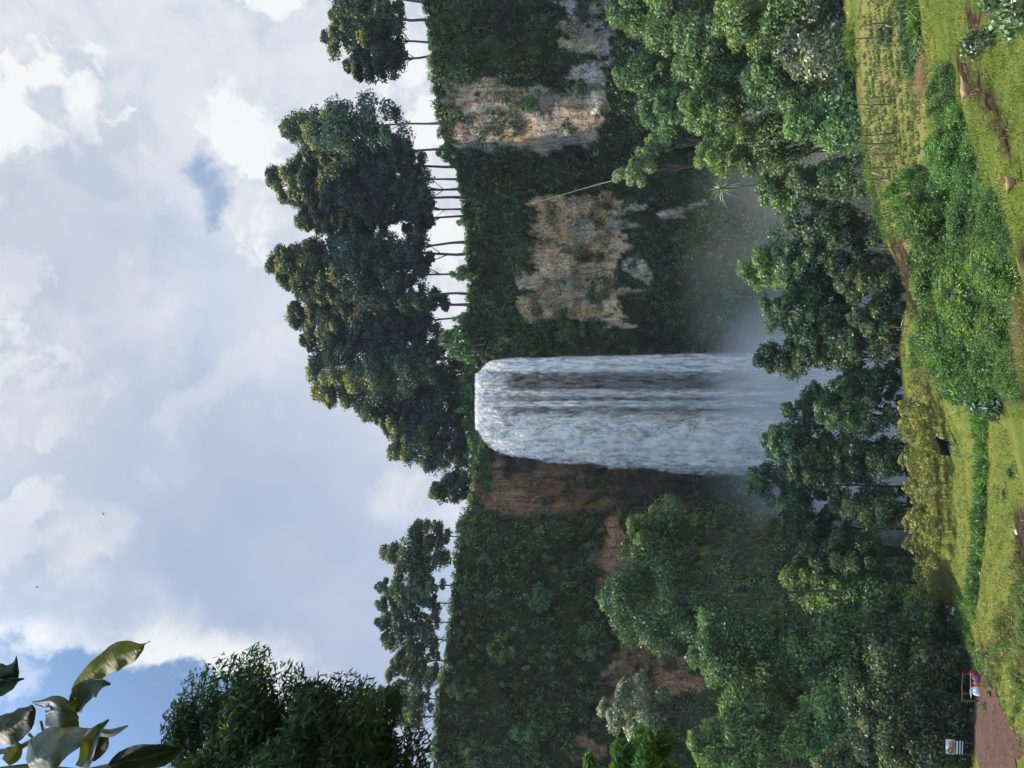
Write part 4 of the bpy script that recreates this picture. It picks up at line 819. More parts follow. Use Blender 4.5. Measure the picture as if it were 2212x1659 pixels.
drape('path', [(2107, 1462), (2105, 1540), (2106, 1600), (2110, 1640), (2122, 1668), (2200, 1672), (2196, 1640), (2206, 1600), (2186, 1570), (2160, 1510), (2140, 1470), (2124, 1455)], 0.25, 0.05, M_PATH, 'reddish bare soil path beside the trees', 'path')
drape('side_path', [(2225, 1585), (2195, 1625), (2200, 1640), (2230, 1612)], 0.2, 0.05, M_PATH, 'narrow reddish track branching off the soil path', 'path')

# ------------------------------------------------------------------ grass: blades over the slopes, an uncountable mass
rng = np.random.default_rng(33)
def blades(x, y, h, w, cols, rng, nb, spread=0.12, lean=0.5, z0=0.0):
    n = len(x); z = terr(x, y)+z0; k = n*nb; idx = np.repeat(np.arange(n), nb)
    B = np.stack([x, y, z], 1)[idx]+rng.normal(size=(k, 3))*np.array([spread, spread, 0])
    hh = np.repeat(h, nb)*(0.5+0.8*rng.random(k)); L = rng.normal(size=(k, 3)); L[:, 2] = 0; L = L*lean*hh[:, None]
    an = rng.random(k)*6.28; sd = np.stack([np.cos(an), np.sin(an), 0*an], 1)*(np.repeat(w, nb)*(0.6+0.8*rng.random(k)))[:, None]
    tip = B+L+np.array([0, 0, 1])*hh[:, None]; mid = B+L*0.35+np.array([0, 0, 0.6])*hh[:, None]
    V = np.stack([B-sd*.7, B+sd*.7, mid+sd*.7, mid-sd*.7, mid-sd*.7, mid+sd*.7, tip+sd*.05, tip-sd*.05], 1).reshape(-1, 3)
    cc = pick(rng, cols, np.ones(len(cols)), n)[idx]*(0.7+0.6*rng.random((k, 1))); return V, np.arange(8*k).reshape(-1, 4), np.repeat(cc, 8, 0)
def field_pts(n, x0, x1, y0, y1, seed):
    r = np.random.default_rng(seed); x = r.uniform(x0, x1, n); y = r.uniform(y0, y1, n); a, b = proj(x, y, terr(x, y))
    return x, y, a, b
SOILC = [[(q[0], q[1]) for q in p] for p in SOIL]
PATHP = [(2104, 1440), (2104, 1600), (2110, 1668), (2230, 1668), (2200, 1600), (2186, 1570), (2150, 1490), (2122, 1448)]
def keep_grass(x, y, a, b):
    k = (a > edge_a(b)+2) & (a < 2260) & (b > -60) & (b < 1720)
    for p in SOILC+[PATHP]: k &= ~in_poly(p, a, b)
    return k
gs = []
x, y, a, b = field_pts(60000, -62, 56, 36, 90, 1); k = keep_grass(x, y, a, b) & (y > 36)
dn = fbm(x*0.35, y*0.35, 0, 77, 3); k &= (rng.random(len(x)) < 0.30+1.2*np.clip(dn-.35, 0, 1)); k &= ~((a > 1862) & (a < 2000) & (b < 500) & (rng.random(len(x)) < .55))
x, y, dn = x[k], y[k], dn[k]
gs.append(blades(x, y, 0.07+0.16*rng.random(len(x))**2, np.full(len(x), .03), [(0.14, .185, .035), (.19, .205, .04), (.11, .165, .035), (.23, .22, .055)], rng, 5, .16))
x, y, a, b = field_pts(26000, -9, 26, 13, 36, 2); k = keep_grass(x, y, a, b) & (b < 900)
x, y = x[k], y[k]
gs.append(blades(x, y, 0.035+0.07*rng.random(len(x))**2, np.full(len(x), .014), [(0.11, .18, .03), (.15, .20, .035), (.17, .17, .04), (.09, .16, .03)], rng, 7, .09))
x, y, a, b = field_pts(60000, -62, 56, 38, 90, 3); k = keep_grass(x, y, a, b)
dn = fbm(x*0.5+y*0.1, y*1.6, 0, 78, 3); k &= rng.random(len(x)) < 0.9*np.clip(dn-.36, 0, 1)*2.2
x, y = x[k], y[k]
gs.append(blades(x, y, 0.09+0.11*rng.random(len(x))**2, np.full(len(x), .04), [(0.09, .14, .03), (.13, .17, .035), (.08, .10, .03), (.17, .15, .055), (.25, .25, .07)], rng, 4, .12, .9))
V = np.concatenate([g[0] for g in gs]); Cc = np.concatenate([g[2] for g in gs])
tag(obj('grass', mesh_np('grass', V, np.arange(len(V)).reshape(-1, 4), M_GRASS, {'tint': Cc})), 'short yellow-green grass over the terraces', 'grass', kind='stuff')
# seedlings in rows on the maize terrace, dry straw, tall grass strips
p0, p1, p2 = ground_at(1900, 480), ground_at(1850, 20), ground_at(1950, 20); xs_, ys_, cs_ = [], [], []
x, y, a, b = field_pts(26000, 8, 52, 44, 72, 4); row = (y*0.95+x*0.12); k = (a > 1868) & (a < 1990) & (b < 520) & (b > -40) & (np.abs(row/0.95-np.round(row/0.95)) < 0.13)
x, y = x[k][:2600], y[k][:2600]
tag(obj('crop_seedlings', mesh_np('crop_seedlings', *(lambda q: (q[0], q[1], M_GRASS, {'tint': q[2]}))(blades(x, y, .12+.16*rng.random(len(x)), np.full(len(x), .04), [(.05, .11, .025), (.08, .15, .03), (.06, .10, .03)], rng, 8, .12, .6)))), 'rows of small green seedlings on the maize terrace', 'crop', kind='stuff')
gs = []
def strip(pts, n, wid, h, cols, nb=9, w=.03, lean=.45, sp=.2):
    q = [ground_at(*p) for p in pts]; px_, py_ = np.array([p.x for p in q]), np.array([p.y for p in q]); s = rng.random(n)*(len(q)-1); i = np.minimum(s.astype(int), len(q)-2); f = s-i
    x = px_[i]*(1-f)+px_[i+1]*f+rng.normal(size=n)*wid; y = py_[i]*(1-f)+py_[i+1]*f+rng.normal(size=n)*wid
    gs.append(blades(x, y, h*(.55+.6*rng.random(n)*(0.6+0.8*fbm(x*.5, y*.5, 0, 8, 2))), np.full(n, w), cols, rng, nb, sp, lean))
NAP = [(.055, .14, .03), (.08, .18, .035), (.10, .19, .04), (.04, .10, .03)]
def tuft_strip(pts, n, wid, rad, leaf, cols, nl=60, asp=.13):
    q = [ground_at(*p) for p in pts]; X_, Y_ = np.array([p.x for p in q]), np.array([p.y for p in q]); s = rng.random(n)*(len(q)-1); i = np.minimum(s.astype(int), len(q)-2); f = s-i
    x = X_[i]*(1-f)+X_[i+1]*f+rng.normal(size=n)*wid; y = Y_[i]*(1-f)+Y_[i+1]*f+rng.normal(size=n)*wid; r = rad*(.45+.9*rng.random(n))
    idx = np.repeat(np.arange(n), nl); d = rng.normal(size=(n*nl, 3)); d[:, 2] = np.abs(d[:, 2])*1.1+.15; d = unit(d); C = np.stack([x, y, terr(x, y)+.05], 1)[idx]+d*(r[idx]*np.sqrt(.1+.9*rng.random(n*nl)))[:, None]
    T = d+rng.normal(size=d.shape)*.35+np.array([0, 0, .15]); N = rng.normal(size=d.shape); col = (pick(rng, cols, np.ones(len(cols)), n)*(.65+.7*rng.random((n, 1))))[idx]*(.7+.6*rng.random((n*nl, 1)))
    V, Fq = leaf_quads(C, N, leaf*(.6+.8*rng.random(n*nl)), asp, rng, T); gs.append((V, Fq, rep4(col)))
tuft_strip([(2124, 865), (2127, 1000), (2123, 1120), (2114, 1230), (2102, 1330)], 230, .35, .62, .24, NAP, 70)
tuft_strip([(2085, 1300), (2075, 1320), (2088, 1350), (2108, 1400)], 40, .35, .5, .22, NAP, 60)
tuft_strip([(2212, 1240), (2185, 1330), (2160, 1420), (2130, 1440)], 120, .9, .42, .17, [(.07, .13, .035), (.13, .16, .05), (.05, .10, .03), (.16, .15, .07)], 70)
tuft_strip([(2212, 1330), (2215, 1400), (2200, 1480)], 90, 1.0, .34, .15, [(.08, .14, .035), (.15, .16, .06), (.10, .15, .04)], 70)
tuft_strip([(1975, 772), (1992, 745), (1990, 705)], 34, .6, .55, .22, NAP, 70)
tuft_strip([(1842, 60), (1852, 160), (1850, 235), (1870, 300), (1884, 380), (1903, 470)], 110, .5, .5, .2, [(.06, .13, .03), (.10, .17, .035), (.12, .19, .04)], 60)
tuft_strip([(1935, 520), (1950, 590), (1965, 650), (1985, 700)], 46, .9, .22, .14, [(.12, .10, .04), (.08, .10, .03), (.17, .13, .07)], 40)
tuft_strip([(2075, 130), (2112, 165), (2135, 210), (2160, 270), (2185, 340)], 46, .4, .12, .06, [(.09, .12, .03), (.14, .12, .05)], 40)
tuft_strip([(1962, -10), (1972, 60), (1978, 110), (1984, 150)], 90, .5, .6, .16, [(.03, .07, .022), (.045, .10, .025), (.03, .06, .02)], 60)  # darker greens paint the terrace bank's shadow into these tufts
tuft_strip([(1978, 0), (1986, 90), (1984, 140)], 50, .4, .45, .18, [(.06, .13, .03), (.09, .17, .03)], 60)
if 0: strip([(2124, 865), (2127, 1000), (2123, 1120), (2114, 1230), (2102, 1330)], 170, .38, 1.0, NAP, 46, .05, .95, .22)
if 0: strip([(2085, 1300), (2075, 1320), (2088, 1350), (2108, 1400)], 50, .4, .7, NAP, 30, .045, .9)
if 0: strip([(2205, 1250), (2185, 1330), (2170, 1400), (2150, 1440)], 420, .9, .75, [(.09, .16, .035), (.16, .19, .05), (.06, .12, .03)], 12, .022)
if 0: strip([(2195, 1300), (2210, 1400), (2215, 1480)], 300, 1.0, .6, [(.09, .16, .035), (.18, .18, .07), (.10, .17, .04)], 12, .02)
if 0: strip([(1975, 770), (1995, 740), (1990, 700)], 120, .8, 1.2, NAP, 12, .035)
if 0: strip([(1840, 60), (1852, 160), (1850, 230)], 200, .6, 1.0, NAP, 12, .03)
if 0: strip([(1868, 300), (1880, 380), (1900, 460)], 160, .5, .9, [(.12, .20, .035), (.09, .17, .03)], 12, .03)
if 0: strip([(1975, 0), (1985, 90), (1982, 130)], 160, .45, .8, [(.06, .14, .03), (.09, .18, .03)], 12, .03)
strip([(2206, 640), (2212, 700), (2206, 755)], 360, .3, .2, [(.17, .16, .06), (.12, .14, .045), (.2, .17, .08)], 12, .012, .9, .1)
strip([(1990, 180), (2000, 150), (1985, 160)], 160, .5, .35, [(.26, .2, .11), (.2, .15, .08)], 12, .018, 1.4)
V = np.concatenate([g[0] for g in gs]); Cc = np.concatenate([g[2] for g in gs])
tag(obj('tall_grass', mesh_np('tall_grass', V, np.arange(len(V)).reshape(-1, 4), M_GRASS, {'tint': Cc})), 'strips of tall green fodder grass and dry tufts between the fields', 'tall grass', kind='stuff')

# ------------------------------------------------------------------ row of thin yellow shrubs
rng = np.random.default_rng(41); k = 0
ROWPX = [(2036, 800), (2044, 900), (2052, 1000), (2058, 1100), (2062, 1200), (2066, 1300)]
rowb = np.linspace(800, 1318, 38)
for i, b in enumerate(rowb):
    for j in range(2):
        a = np.interp(b, [q[1] for q in ROWPX], [q[0] for q in ROWPX]) - j*22 - rng.uniform(0, 8); bb = b+rng.uniform(-5, 5)
        p = ground_at(a+rng.uniform(-6, 6), bb+rng.uniform(-6, 6)); hh = (1.75 if b < 860 or 1085 < b < 1120 else 2.6)*(0.8+0.35*rng.random())*(1.0 if j == 0 else 1.05)
        e = thing('yellow_shrub', 'thin-stemmed yellowing shrub in the row along the field edge', 'shrub', tuple(p-Vector((0, 0, .05))), rng.random()*6.28, 'yellow shrubs in a row')
        e.scale = (hh/2.6*1.12, hh/2.6*1.12, hh/2.6); e.rotation_euler[0] = rng.uniform(-.16, .16); e.rotation_euler[1] = rng.uniform(-.22, .1); tr_, cr_ = ROW[(i*2+j) % 4][:2]; obj('stem', tr_, e); obj('foliage', cr_, e)

# ------------------------------------------------------------------ bushes
def bush(i, name, a, b, hw, hpx, label, group=None, base_a=None, mat=None, y=None):
    p = ground_at(a, b) if y is None else P(a, b, y); y = p.y
    if base_a is not None or True: base = Vector((p.x, p.y, gz(p.x, p.y)-.1))
    top = P(a-hpx, b, y); tr_, cr_, H, Rr = SHRUB[i % 4] if mat is None else mat
    e = thing(name, label, 'bush', tuple(base), i*1.7, group); h = max(.3, top.z-base.z); e.scale = (hw*px(y)/Rr,)*2+(h/H,); obj('stem', tr_, e); obj('foliage', cr_, e); return e
BIGB = [make_tree(900+i, 5.0, 4.0, 0.02, 80, 250, 0.095, [(0.055, 0.125, 0.026), (0.08, 0.17, 0.032), (0.036, 0.085, 0.024)], (0.13, 0.235, 0.04), pf, M_BUSH, M_STEM, (.13, .27), yt=0.55, stems=4, r0=0.06, aspect=.45, flat=.95, up=.2, jit=.9)
        for i, pf in enumerate(['round', 'dome', 'round'])]
GB = 'vine-covered bushes on the near bank'
def bigb(i, a_top, b, y, hw, label, name='vine_bush', grp=GB, proto=None, dz=0.3):
    top = P(a_top, b, y); base = Vector((top.x, y, gz(top.x, y)-dz)); tr_, cr_, H, Rr = (proto or BIGB)[i % 3]
    e = thing(name, label, 'bush', tuple(base), i*2.1, grp); hw = hw*(1.22 if proto is None else 1.0); e.scale = (hw*px(y)/Rr, hw*px(y)/Rr, max(.5, top.z-base.z)/H); obj('stem', tr_, e); obj('foliage', cr_, e); return e
for q in [(0, 1908, 420, 38, 62, 'tall knob of vine-covered bush rising highest over the maize terrace'), (1, 1948, 485, 35, 112, 'dark vine-covered bush under the tall knob'), (2, 1968, 600, 36, 128, 'bright green vine-covered bush beside the bare soil bank'),
          (0, 1998, 755, 37, 100, 'leafy green bush at the open end of the near bank'), (1, 2035, 620, 31, 140, 'big dense bush in the middle of the near bank'), (2, 2050, 470, 28, 115, 'shadowed bush above the small buff hen'),
          (0, 2000, 205, 33, 66, 'rounded dark bush above the brown hen'), (1, 2005, 330, 30, 90, 'low bush joining the rounded dark one to the bank'), (2, 2092, 785, 31, 75, 'lower bush at the shaded open end of the near bank'),
          (1, 2120, 700, 27.5, 80, 'dark low bush above the dry grassy knob'), (0, 2105, 400, 25, 60, 'small low bush in the shade above the hens'), (1, 2135, 590, 26, 85, 'broad shaded bush below the big dense one'), (2, 2150, 500, 22.5, 70, 'shaded bush behind the buff hen'), (1, 2100, 565, 23.5, 95, 'dark leafy bush cut by the picture edge'), (0, 2112, 470, 21.5, 75, 'shaded low bush next to the buff hen'), (0, 2150, 800, 29, 60, 'dark bush at the foot of the near bank'), (2, 1975, 690, 38, 95, 'bright bush above the middle of the near bank')]:
    bigb(*q)
LEAFY = [make_tree(950+i, 2.2, 1.5, 0.15, 26, 26, 0.26, [(0.035, 0.10, 0.035), (0.05, 0.13, 0.045), (0.08, 0.13, 0.07)], (0.10, 0.2, 0.05), 'round', M_SILVER, M_STEM, (.3, .5), yt=0.5, stems=3, r0=0.04, aspect=.38, jit=.9) for i in range(3)]
for q in [(0, 1988, 742, 46, 34, 'broad-leaved plant leaning off the end of the soil bank'), (1, 2012, 800, 44, 32, 'broad-leaved plant beside the start of the yellow shrub row'), (2, 2035, 850, 42, 42, 'largest broad-leaved plant at the shaded end of the near bank'), (0, 2085, 870, 38, 30, 'low broad-leaved plant by the tall grass strip'), (1, 2122, 875, 36, 30, 'lowest broad-leaved plant at the foot of the near bank')]:
    bigb(q[0], q[1], q[2], q[3], q[4], q[5], 'broad_leaved_plant', 'broad-leaved plants at the bank end', LEAFY)
NEARP = [make_tree(970+i, 0.7, 0.55, 0.1, 24, 40, 0.05, [(0.09, 0.15, 0.06), (0.06, 0.13, 0.04), (0.14, 0.17, 0.10)], (0.16, 0.22, 0.06), 'round', M_SILVER, M_STEM, (.3, .5), yt=0.5, stems=3, r0=0.012, aspect=.6, jit=.9) for i in range(3)]
for q in [(0, 2115, 15, 15, 60, 'leafy creeping plant in the picture corner'), (1, 2150, 60, 15.5, 45, 'leafy plant beside the dark soil pit'), (2, 2070, 95, 19, 34, 'small green weed below the dark soil pit'), (1, 2175, 30, 13.5, 40, 'greyish leafy plant under the corner creeper')]:
    bigb(q[0], q[1], q[2], q[3], q[4], q[5], 'leafy_weed', 'leafy weeds near the soil pit', NEARP, .05)
for q in [(0, 2098, 1448, 22, 26, 'grassy bush where the path meets the field'), (1, 2128, 1428, 26, 22, 'low green bush on the field side of the path'), (2, 2190, 1020, 14, 14, 'small dark weed at the near edge of the pasture'), (3, 2174, 1067, 12, 12, 'dark weed in the lower pasture'), (2, 1925, 70, 24, 32, 'dark hedge bush at the upper maize terrace'), (3, 1845, 175, 30, 28, 'dark hedge bush behind the maize terrace'), (1, 1990, 100, 34, 22, 'bush in the ditch below the maize terrace')]:
    bush(q[0], 'field_bush', q[1], q[2], q[3], q[4], q[5], 'small bushes in the fields')

# ------------------------------------------------------------------ maize stalks
rng = np.random.default_rng(52); MZ = []
for v_ in range(4):
    g = Geo(); hgt = 2.0; col = (0.10, 0.075, 0.05)
    g.add(*tube([(0, 0, 0), (.03, .02, 1.0), (.06*(v_-1.5), .03, hgt)], [.05, .045, .02], 5), col); st_ = g.mesh('stem', M_STEM, True)
    g = Geo()
    for k in range(11):
        z = .35+1.5*k/11; an = rng.random()*6.28; d = np.array([math.cos(an), math.sin(an), 0]); sd = np.array([-d[1], d[0], 0])*.035; l = .55+.3*rng.random(); dr = .1+.5*rng.random()
        a0 = np.array([.03, .02, z]); a1 = a0+d*l*.45+np.array([0, 0, .22]); a2 = a0+d*l*.8+np.array([0, 0, .22-dr]); c_ = (0.13, 0.10, 0.055) if rng.random() < .55 else (0.08, 0.14, 0.04)
        g.add(np.array([a0-sd*.5, a0+sd*.5, a1+sd, a1-sd]), [(0, 1, 2, 3)], c_); g.add(np.array([a1-sd, a1+sd, a2+sd*.1, a2-sd*.1]), [(0, 1, 2, 3)], c_)
    MZ.append((st_, g.mesh('leaf', M_GRASS)))
for i, (a, b) in enumerate([(1932, 48), (1934, 77), (1938, 208), (1926, 226), (1935, 288), (1940, 308), (1946, 333), (1936, 362), (1925, 385)]):
    p = ground_at(a, b); e = thing('maize_stalk', 'half-dry maize stalk standing on the seedling terrace', 'maize', tuple(p), i*1.9, 'maize stalks on the terrace'); s = 1.0+.3*((i*37) % 10)/10; e.scale = (s*1.2, s*1.2, s)
    obj('stem', MZ[i % 4][0], e); obj('leaf', MZ[i % 4][1], e)
for i, (a, b, s) in enumerate([(1905, 505, .9), (1925, 535, 1.0), (1900, 455, .9), (1945, 720, 1.1), (1950, 745, 1.0), (1955, 768, 1.0), (1938, 660, .8), (1895, 430, .9), (1965, 705, 1.1)]):
    p = ground_at(a, b); e = thing('maize_plant', 'leafy green maize plant at the outer edge of the terrace', 'maize', tuple(p), i*1.1, 'green maize along the terrace edge'); e.scale = (s*1.2, s*1.2, s)
    obj('stem', MZ[0][0], e); obj('leaf', MZ[2][1], e)

# ------------------------------------------------------------------ animals and the seated person, grown from skeletons
def skin_mesh(name, joints, bones, root=0, sub=2):
    me = bpy.data.meshes.new(name+'_skeleton'); me.from_pydata([j[:3] for j in joints], bones, []); o = bpy.data.objects.new(name+'_tmp', me); COL.objects.link(o)
    o.modifiers.new('skin', 'SKIN').use_smooth_shade = True; s = o.modifiers.new('sub', 'SUBSURF'); s.levels = sub; s.render_levels = sub
    for i, j in enumerate(joints):
        sv = me.skin_vertices[0].data[i]; sv.radius = (j[3], j[4] if len(j) > 4 else j[3]); sv.use_root = (i == root)
    dg = bpy.context.evaluated_depsgraph_get(); dg.update(); r = bpy.data.meshes.new_from_object(o.evaluated_get(dg)); r.name = name
    bpy.data.objects.remove(o); bpy.data.meshes.remove(me); r.materials.clear(); return r
def paint(me, mats, fn):
    for m_ in mats: me.materials.append(m_)
    for p in me.polygons: p.material_index = fn(p.center); p.use_smooth = True
    return me
M_BLACKHAIR = plain('black_hide', (0.007, 0.0065, 0.007), .4, 5, .9, spec=.03); M_WHITE = plain('white_hide', (0.75, 0.72, 0.66), .08, 5, .8); M_PALE = plain('pale_hide', (0.30, 0.24, 0.18), .25, 5, .85)
M_BUFF = plain('buff_feathers', (0.33, 0.19, 0.105), .25, 30, .8); M_RUST_SHADE = plain('rust_and_shade_feathers', (0.20, 0.09, 0.04), .4, 30, .8); M_RED = plain('red_comb', (0.5, 0.03, 0.02), .2, 20, .6); M_LEGY = plain('leg_skin', (0.40, 0.26, 0.13), .2, 20, .7)
# cow: body along +x, head to +x
cj = [(-.72, 0, 1.14, .20, .25), (-.35, 0, 1.10, .29, .36), (.10, 0, 1.08, .30, .37), (.50, 0, 1.12, .25, .32), (.80, 0, 1.27, .16, .20), (1.02, -.10, 1.43, .115, .13), (1.17, -.22, 1.36, .095, .10), (1.33, -.36, 1.22, .07, .07),
      (.48, .17, .78, .105), (.47, .19, .42, .06), (.50, .19, .06, .055), (.44, -.17, .78, .105), (.36, -.19, .42, .06), (.40, -.19, .06, .055),
      (-.66, .17, .82, .135), (-.60, .19, .58, .085), (-.80, .19, .40, .055), (-.74, .19, .06, .052), (-.70, -.17, .82, .135), (-.74, -.19, .56, .085), (-.92, -.19, .38, .055), (-.86, -.19, .06, .052), (-.93, 0, 1.16, .045), (-1.0, 0, .75, .022), (-1.01, 0, .45, .035)]
cb = [(0, 1), (1, 2), (2, 3), (3, 4), (4, 5), (5, 6), (6, 7), (3, 8), (8, 9), (9, 10), (3, 11), (11, 12), (12, 13), (0, 14), (14, 15), (15, 16), (16, 17), (0, 18), (18, 19), (19, 20), (20, 21), (0, 22), (22, 23), (23, 24)]
body = skin_mesh('body', cj, cb, 1)
def cow_paint(c):
    if c.x > 1.0 and c.z > 1.2 and (c.y - (-.30*(c.x-1.0))) < .06 and c.z > 1.30: return 1
    if c.z < .62 and (c.x < -.5 or (c.y < 0 and c.z < .55)): return 2
    if c.z < .85 and c.x < -.4 and c.y < -.1: return 2
    return 0
paint(body, [M_BLACKHAIR, M_WHITE, M_PALE], cow_paint)
cp = ground_at(2067, 966); cow = thing('cow', 'black cow with white face and pale hind legs standing on the pasture', 'cow', tuple(cp), R(48)); cow.scale = (.9, .9, .88)
obj('body', body, cow)
g = Geo()
for s in (-1, 1): 
    b0 = np.array([1.00, -.10+s*.10, 1.50]); g.add(*tube([b0, b0+np.array([-.05, s*.13, .03]), b0+np.array([-.08, s*.25, .0])], [.03, .07, .015], 6))
obj('ear', g.mesh('ear', M_BLACKHAIR, True), cow)
g = Geo()
for s in (-1, 1): b0 = np.array([1.02, -.10+s*.07, 1.54]); g.add(*tube([b0, b0+np.array([0, s*.06, .09]), b0+np.array([.03, s*.05, .19])], [.025, .018, .006], 6))
obj('horn', g.mesh('horn', M_PALE, True), cow)
# hens
def hen(a, b, rz, s, label, cols, tailup, y=None):
    hj = [(-.09, 0, .31, .115, .12), (.02, 0, .28, .14, .145), (.11, 0, .30, .105, .11), (.18, 0, .34, .045), (.235, 0, .37, .034), (.275, 0, .36, .013),
          (-.23, 0, .36+tailup*.3, .05, .04), (-.38, 0, .39+tailup, .03, .012), (.0, .055, .18, .035), (.01, .06, .10, .012), (.0, .06, .015, .012), (.05, .06, .008, .008), (.04, -.055, .18, .035), (.10, -.06, .11, .012), (.09, -.06, .015, .012), (.14, -.06, .008, .008)]
    hb = [(0, 1), (1, 2), (2, 3), (3, 4), (4, 5), (0, 6), (6, 7), (1, 8), (8, 9), (9, 10), (10, 11), (1, 12), (12, 13), (13, 14), (14, 15)]
    me = skin_mesh('body', hj, hb, 1); paint(me, cols+[M_LEGY], lambda c: 2 if c.z < .145 or c.x > .262 else (1 if (c.x < -.2 or c.z < .23) else 0))
    p = ground_at(a, b); h_ = thing('hen', label, 'hen', tuple(p), rz, 'hens on the near bank'); h_.scale = (s, s, s); obj('body', me, h_)
    g = Geo(); g.add(*tube([(.21, 0, .402), (.235, 0, .425), (.26, 0, .408)], [.008, .014, .006], 5)); obj('comb', g.mesh('comb', M_RED, True), h_); return h_
hen(2113, 193, R(176), .95, 'light brown hen running over the bare earth track', [M_BUFF, M_BUFF], .02)
hen(2211, 395, R(20), .75, 'buff-backed hen with shaded underside cut by the picture edge', [M_BUFF, M_RUST_SHADE], .03)  # tail is red-brown feather; the underside's dark tone is painted shade
# person sitting on the slope, facing the trees (towards -x)
M_SKIN = plain('dark_skin', (0.055, 0.028, 0.018), .2, 20, .55); M_REDC = plain('red_cloth', (0.42, 0.015, 0.02), .3, 14, .8); M_PINK = plain('pink_cloth', (0.66, 0.36, 0.36), .15, 14, .8)
M_TROU = plain('pale_trousers', (0.60, 0.62, 0.58), .15, 14, .8); M_BOOT = plain('black_boots', (0.012, 0.012, 0.014), .3, 14, .6); M_BAG = plain('black_bag', (0.016, 0.014, 0.013), .3, 14, .6)
pj = [(0, 0, .14, .15, .13), (.03, 0, .36, .14, .105), (.05, 0, .56, .165, .11), (.03, 0, .68, .065), (.0, 0, .80, .092, .10), (-.03, 0, .90, .075, .08),
      (.05, .19, .58, .062), (-.02, .25, .36, .048), (-.26, .20, .30, .038), (-.36, .17, .31, .034, .02), (.05, -.19, .58, .062), (-.04, -.26, .38, .048), (-.30, -.16, .38, .038), (-.40, -.13, .40, .034, .02),
      (-.10, .11, .14, .10), (-.50, .13, .36, .075), (-.62, .13, .02, .058), (-.64, .13, -.10, .05), (-.80, .13, -.13, .042, .035), (-.10, -.11, .14, .10), (-.52, -.12, .34, .075), (-.68, -.12, -.0, .058), (-.70, -.12, -.12, .05), (-.86, -.12, -.15, .042, .035)]
for k_ in range(4):   # fingers of both hands, curled over the bag strap
    pass
pb = [(0, 1), (1, 2), (2, 3), (3, 4), (4, 5), (2, 6), (6, 7), (7, 8), (8, 9), (2, 10), (10, 11), (11, 12), (12, 13), (0, 14), (14, 15), (15, 16), (16, 17), (17, 18), (0, 19), (19, 20), (20, 21), (21, 22), (22, 23)]
for base_i, ys_ in ((9, 1), (13, -1)):
    j0 = pj[base_i]
    for k_, (dy_, l_) in enumerate(((-.03, .055), (-.012, .068), (.008, .062), (.026, .05))):
        pj.append((j0[0]-.035, j0[1]+dy_, j0[2]+.004, .009)); pj.append((j0[0]-.035-l_*.7, j0[1]+dy_*1.15, j0[2]-.02, .008)); pb += [(base_i, len(pj)-2), (len(pj)-2, len(pj)-1)]
    pj.append((j0[0]-.005, j0[1]-ys_*.045, j0[2]+.01, .011)); pj.append((j0[0]-.05, j0[1]-ys_*.06, j0[2]-.005, .009)); pb += [(base_i, len(pj)-2), (len(pj)-2, len(pj)-1)]
body = skin_mesh('body', pj, pb, 0)
def ppaint(c):
    if c.z > .655: return 0
    if c.x < -.22 and c.z > .27 and abs(c.y) > .02 and not (c.x < -.28 and abs(c.y) < .21 and c.z < .30): 
        if c.z > .30 and (c.x > -.52) and (abs(c.y) > .155 or c.z > .40): return 0
    if c.x < -.54 and c.z < .20: return 3
    if c.z > .25 and c.x > -.2: return 1
    return 2
paint(body, [M_SKIN, M_REDC, M_TROU, M_BOOT], ppaint)
pp = ground_at(2076, 1312); per = thing('person', 'person in red top and pale trousers sitting on the grass with a black bag', 'person', tuple(pp+Vector((0, 0, .42))), R(12)); per.scale = (1.06, 1.06, 1.1)
obj('body', body, per)
V, Fq = tube([(-.045, 0, .80), (.01, 0, .86), (.045, 0, .90), (.03, 0, .955), (-.01, 0, .975)], [.06, .10, .108, .085, .02], 10); hr = mesh_np('hair', V, Fq, M_BLACKHAIR, None, True); obj('hair', hr, per)
V, Fq = tube([(.05, -.12, .60), (-.02, -.10, .62), (-.06, .02, .615), (-.02, .13, .62), (.05, .15, .60)], [.03, .05, .055, .05, .03], 8); obj('scarf', mesh_np('scarf', V, Fq, M_PINK, None, True), per)
bagp = pp+Vector((-.46, .0, .42+.46))
bg_ = thing('bag', 'round black bag held on the seated person\'s knees', 'bag', tuple(bagp)); V, Fq = tube([(0, 0, -.0), (0, 0, .03), (0, 0, .12), (0, 0, .22), (0, 0, .26)], [.03, .14, .18, .13, .02], 12); obj('bag_body', mesh_np('bag_body', V, Fq, M_BAG, None, True), bg_)
V, Fq = tube([(-.08, 0, .22), (-.05, 0, .33), (.05, 0, .33), (.08, 0, .22)], [.012]*4, 6); obj('handle', mesh_np('handle', V, Fq, M_BAG, None, True), bg_)

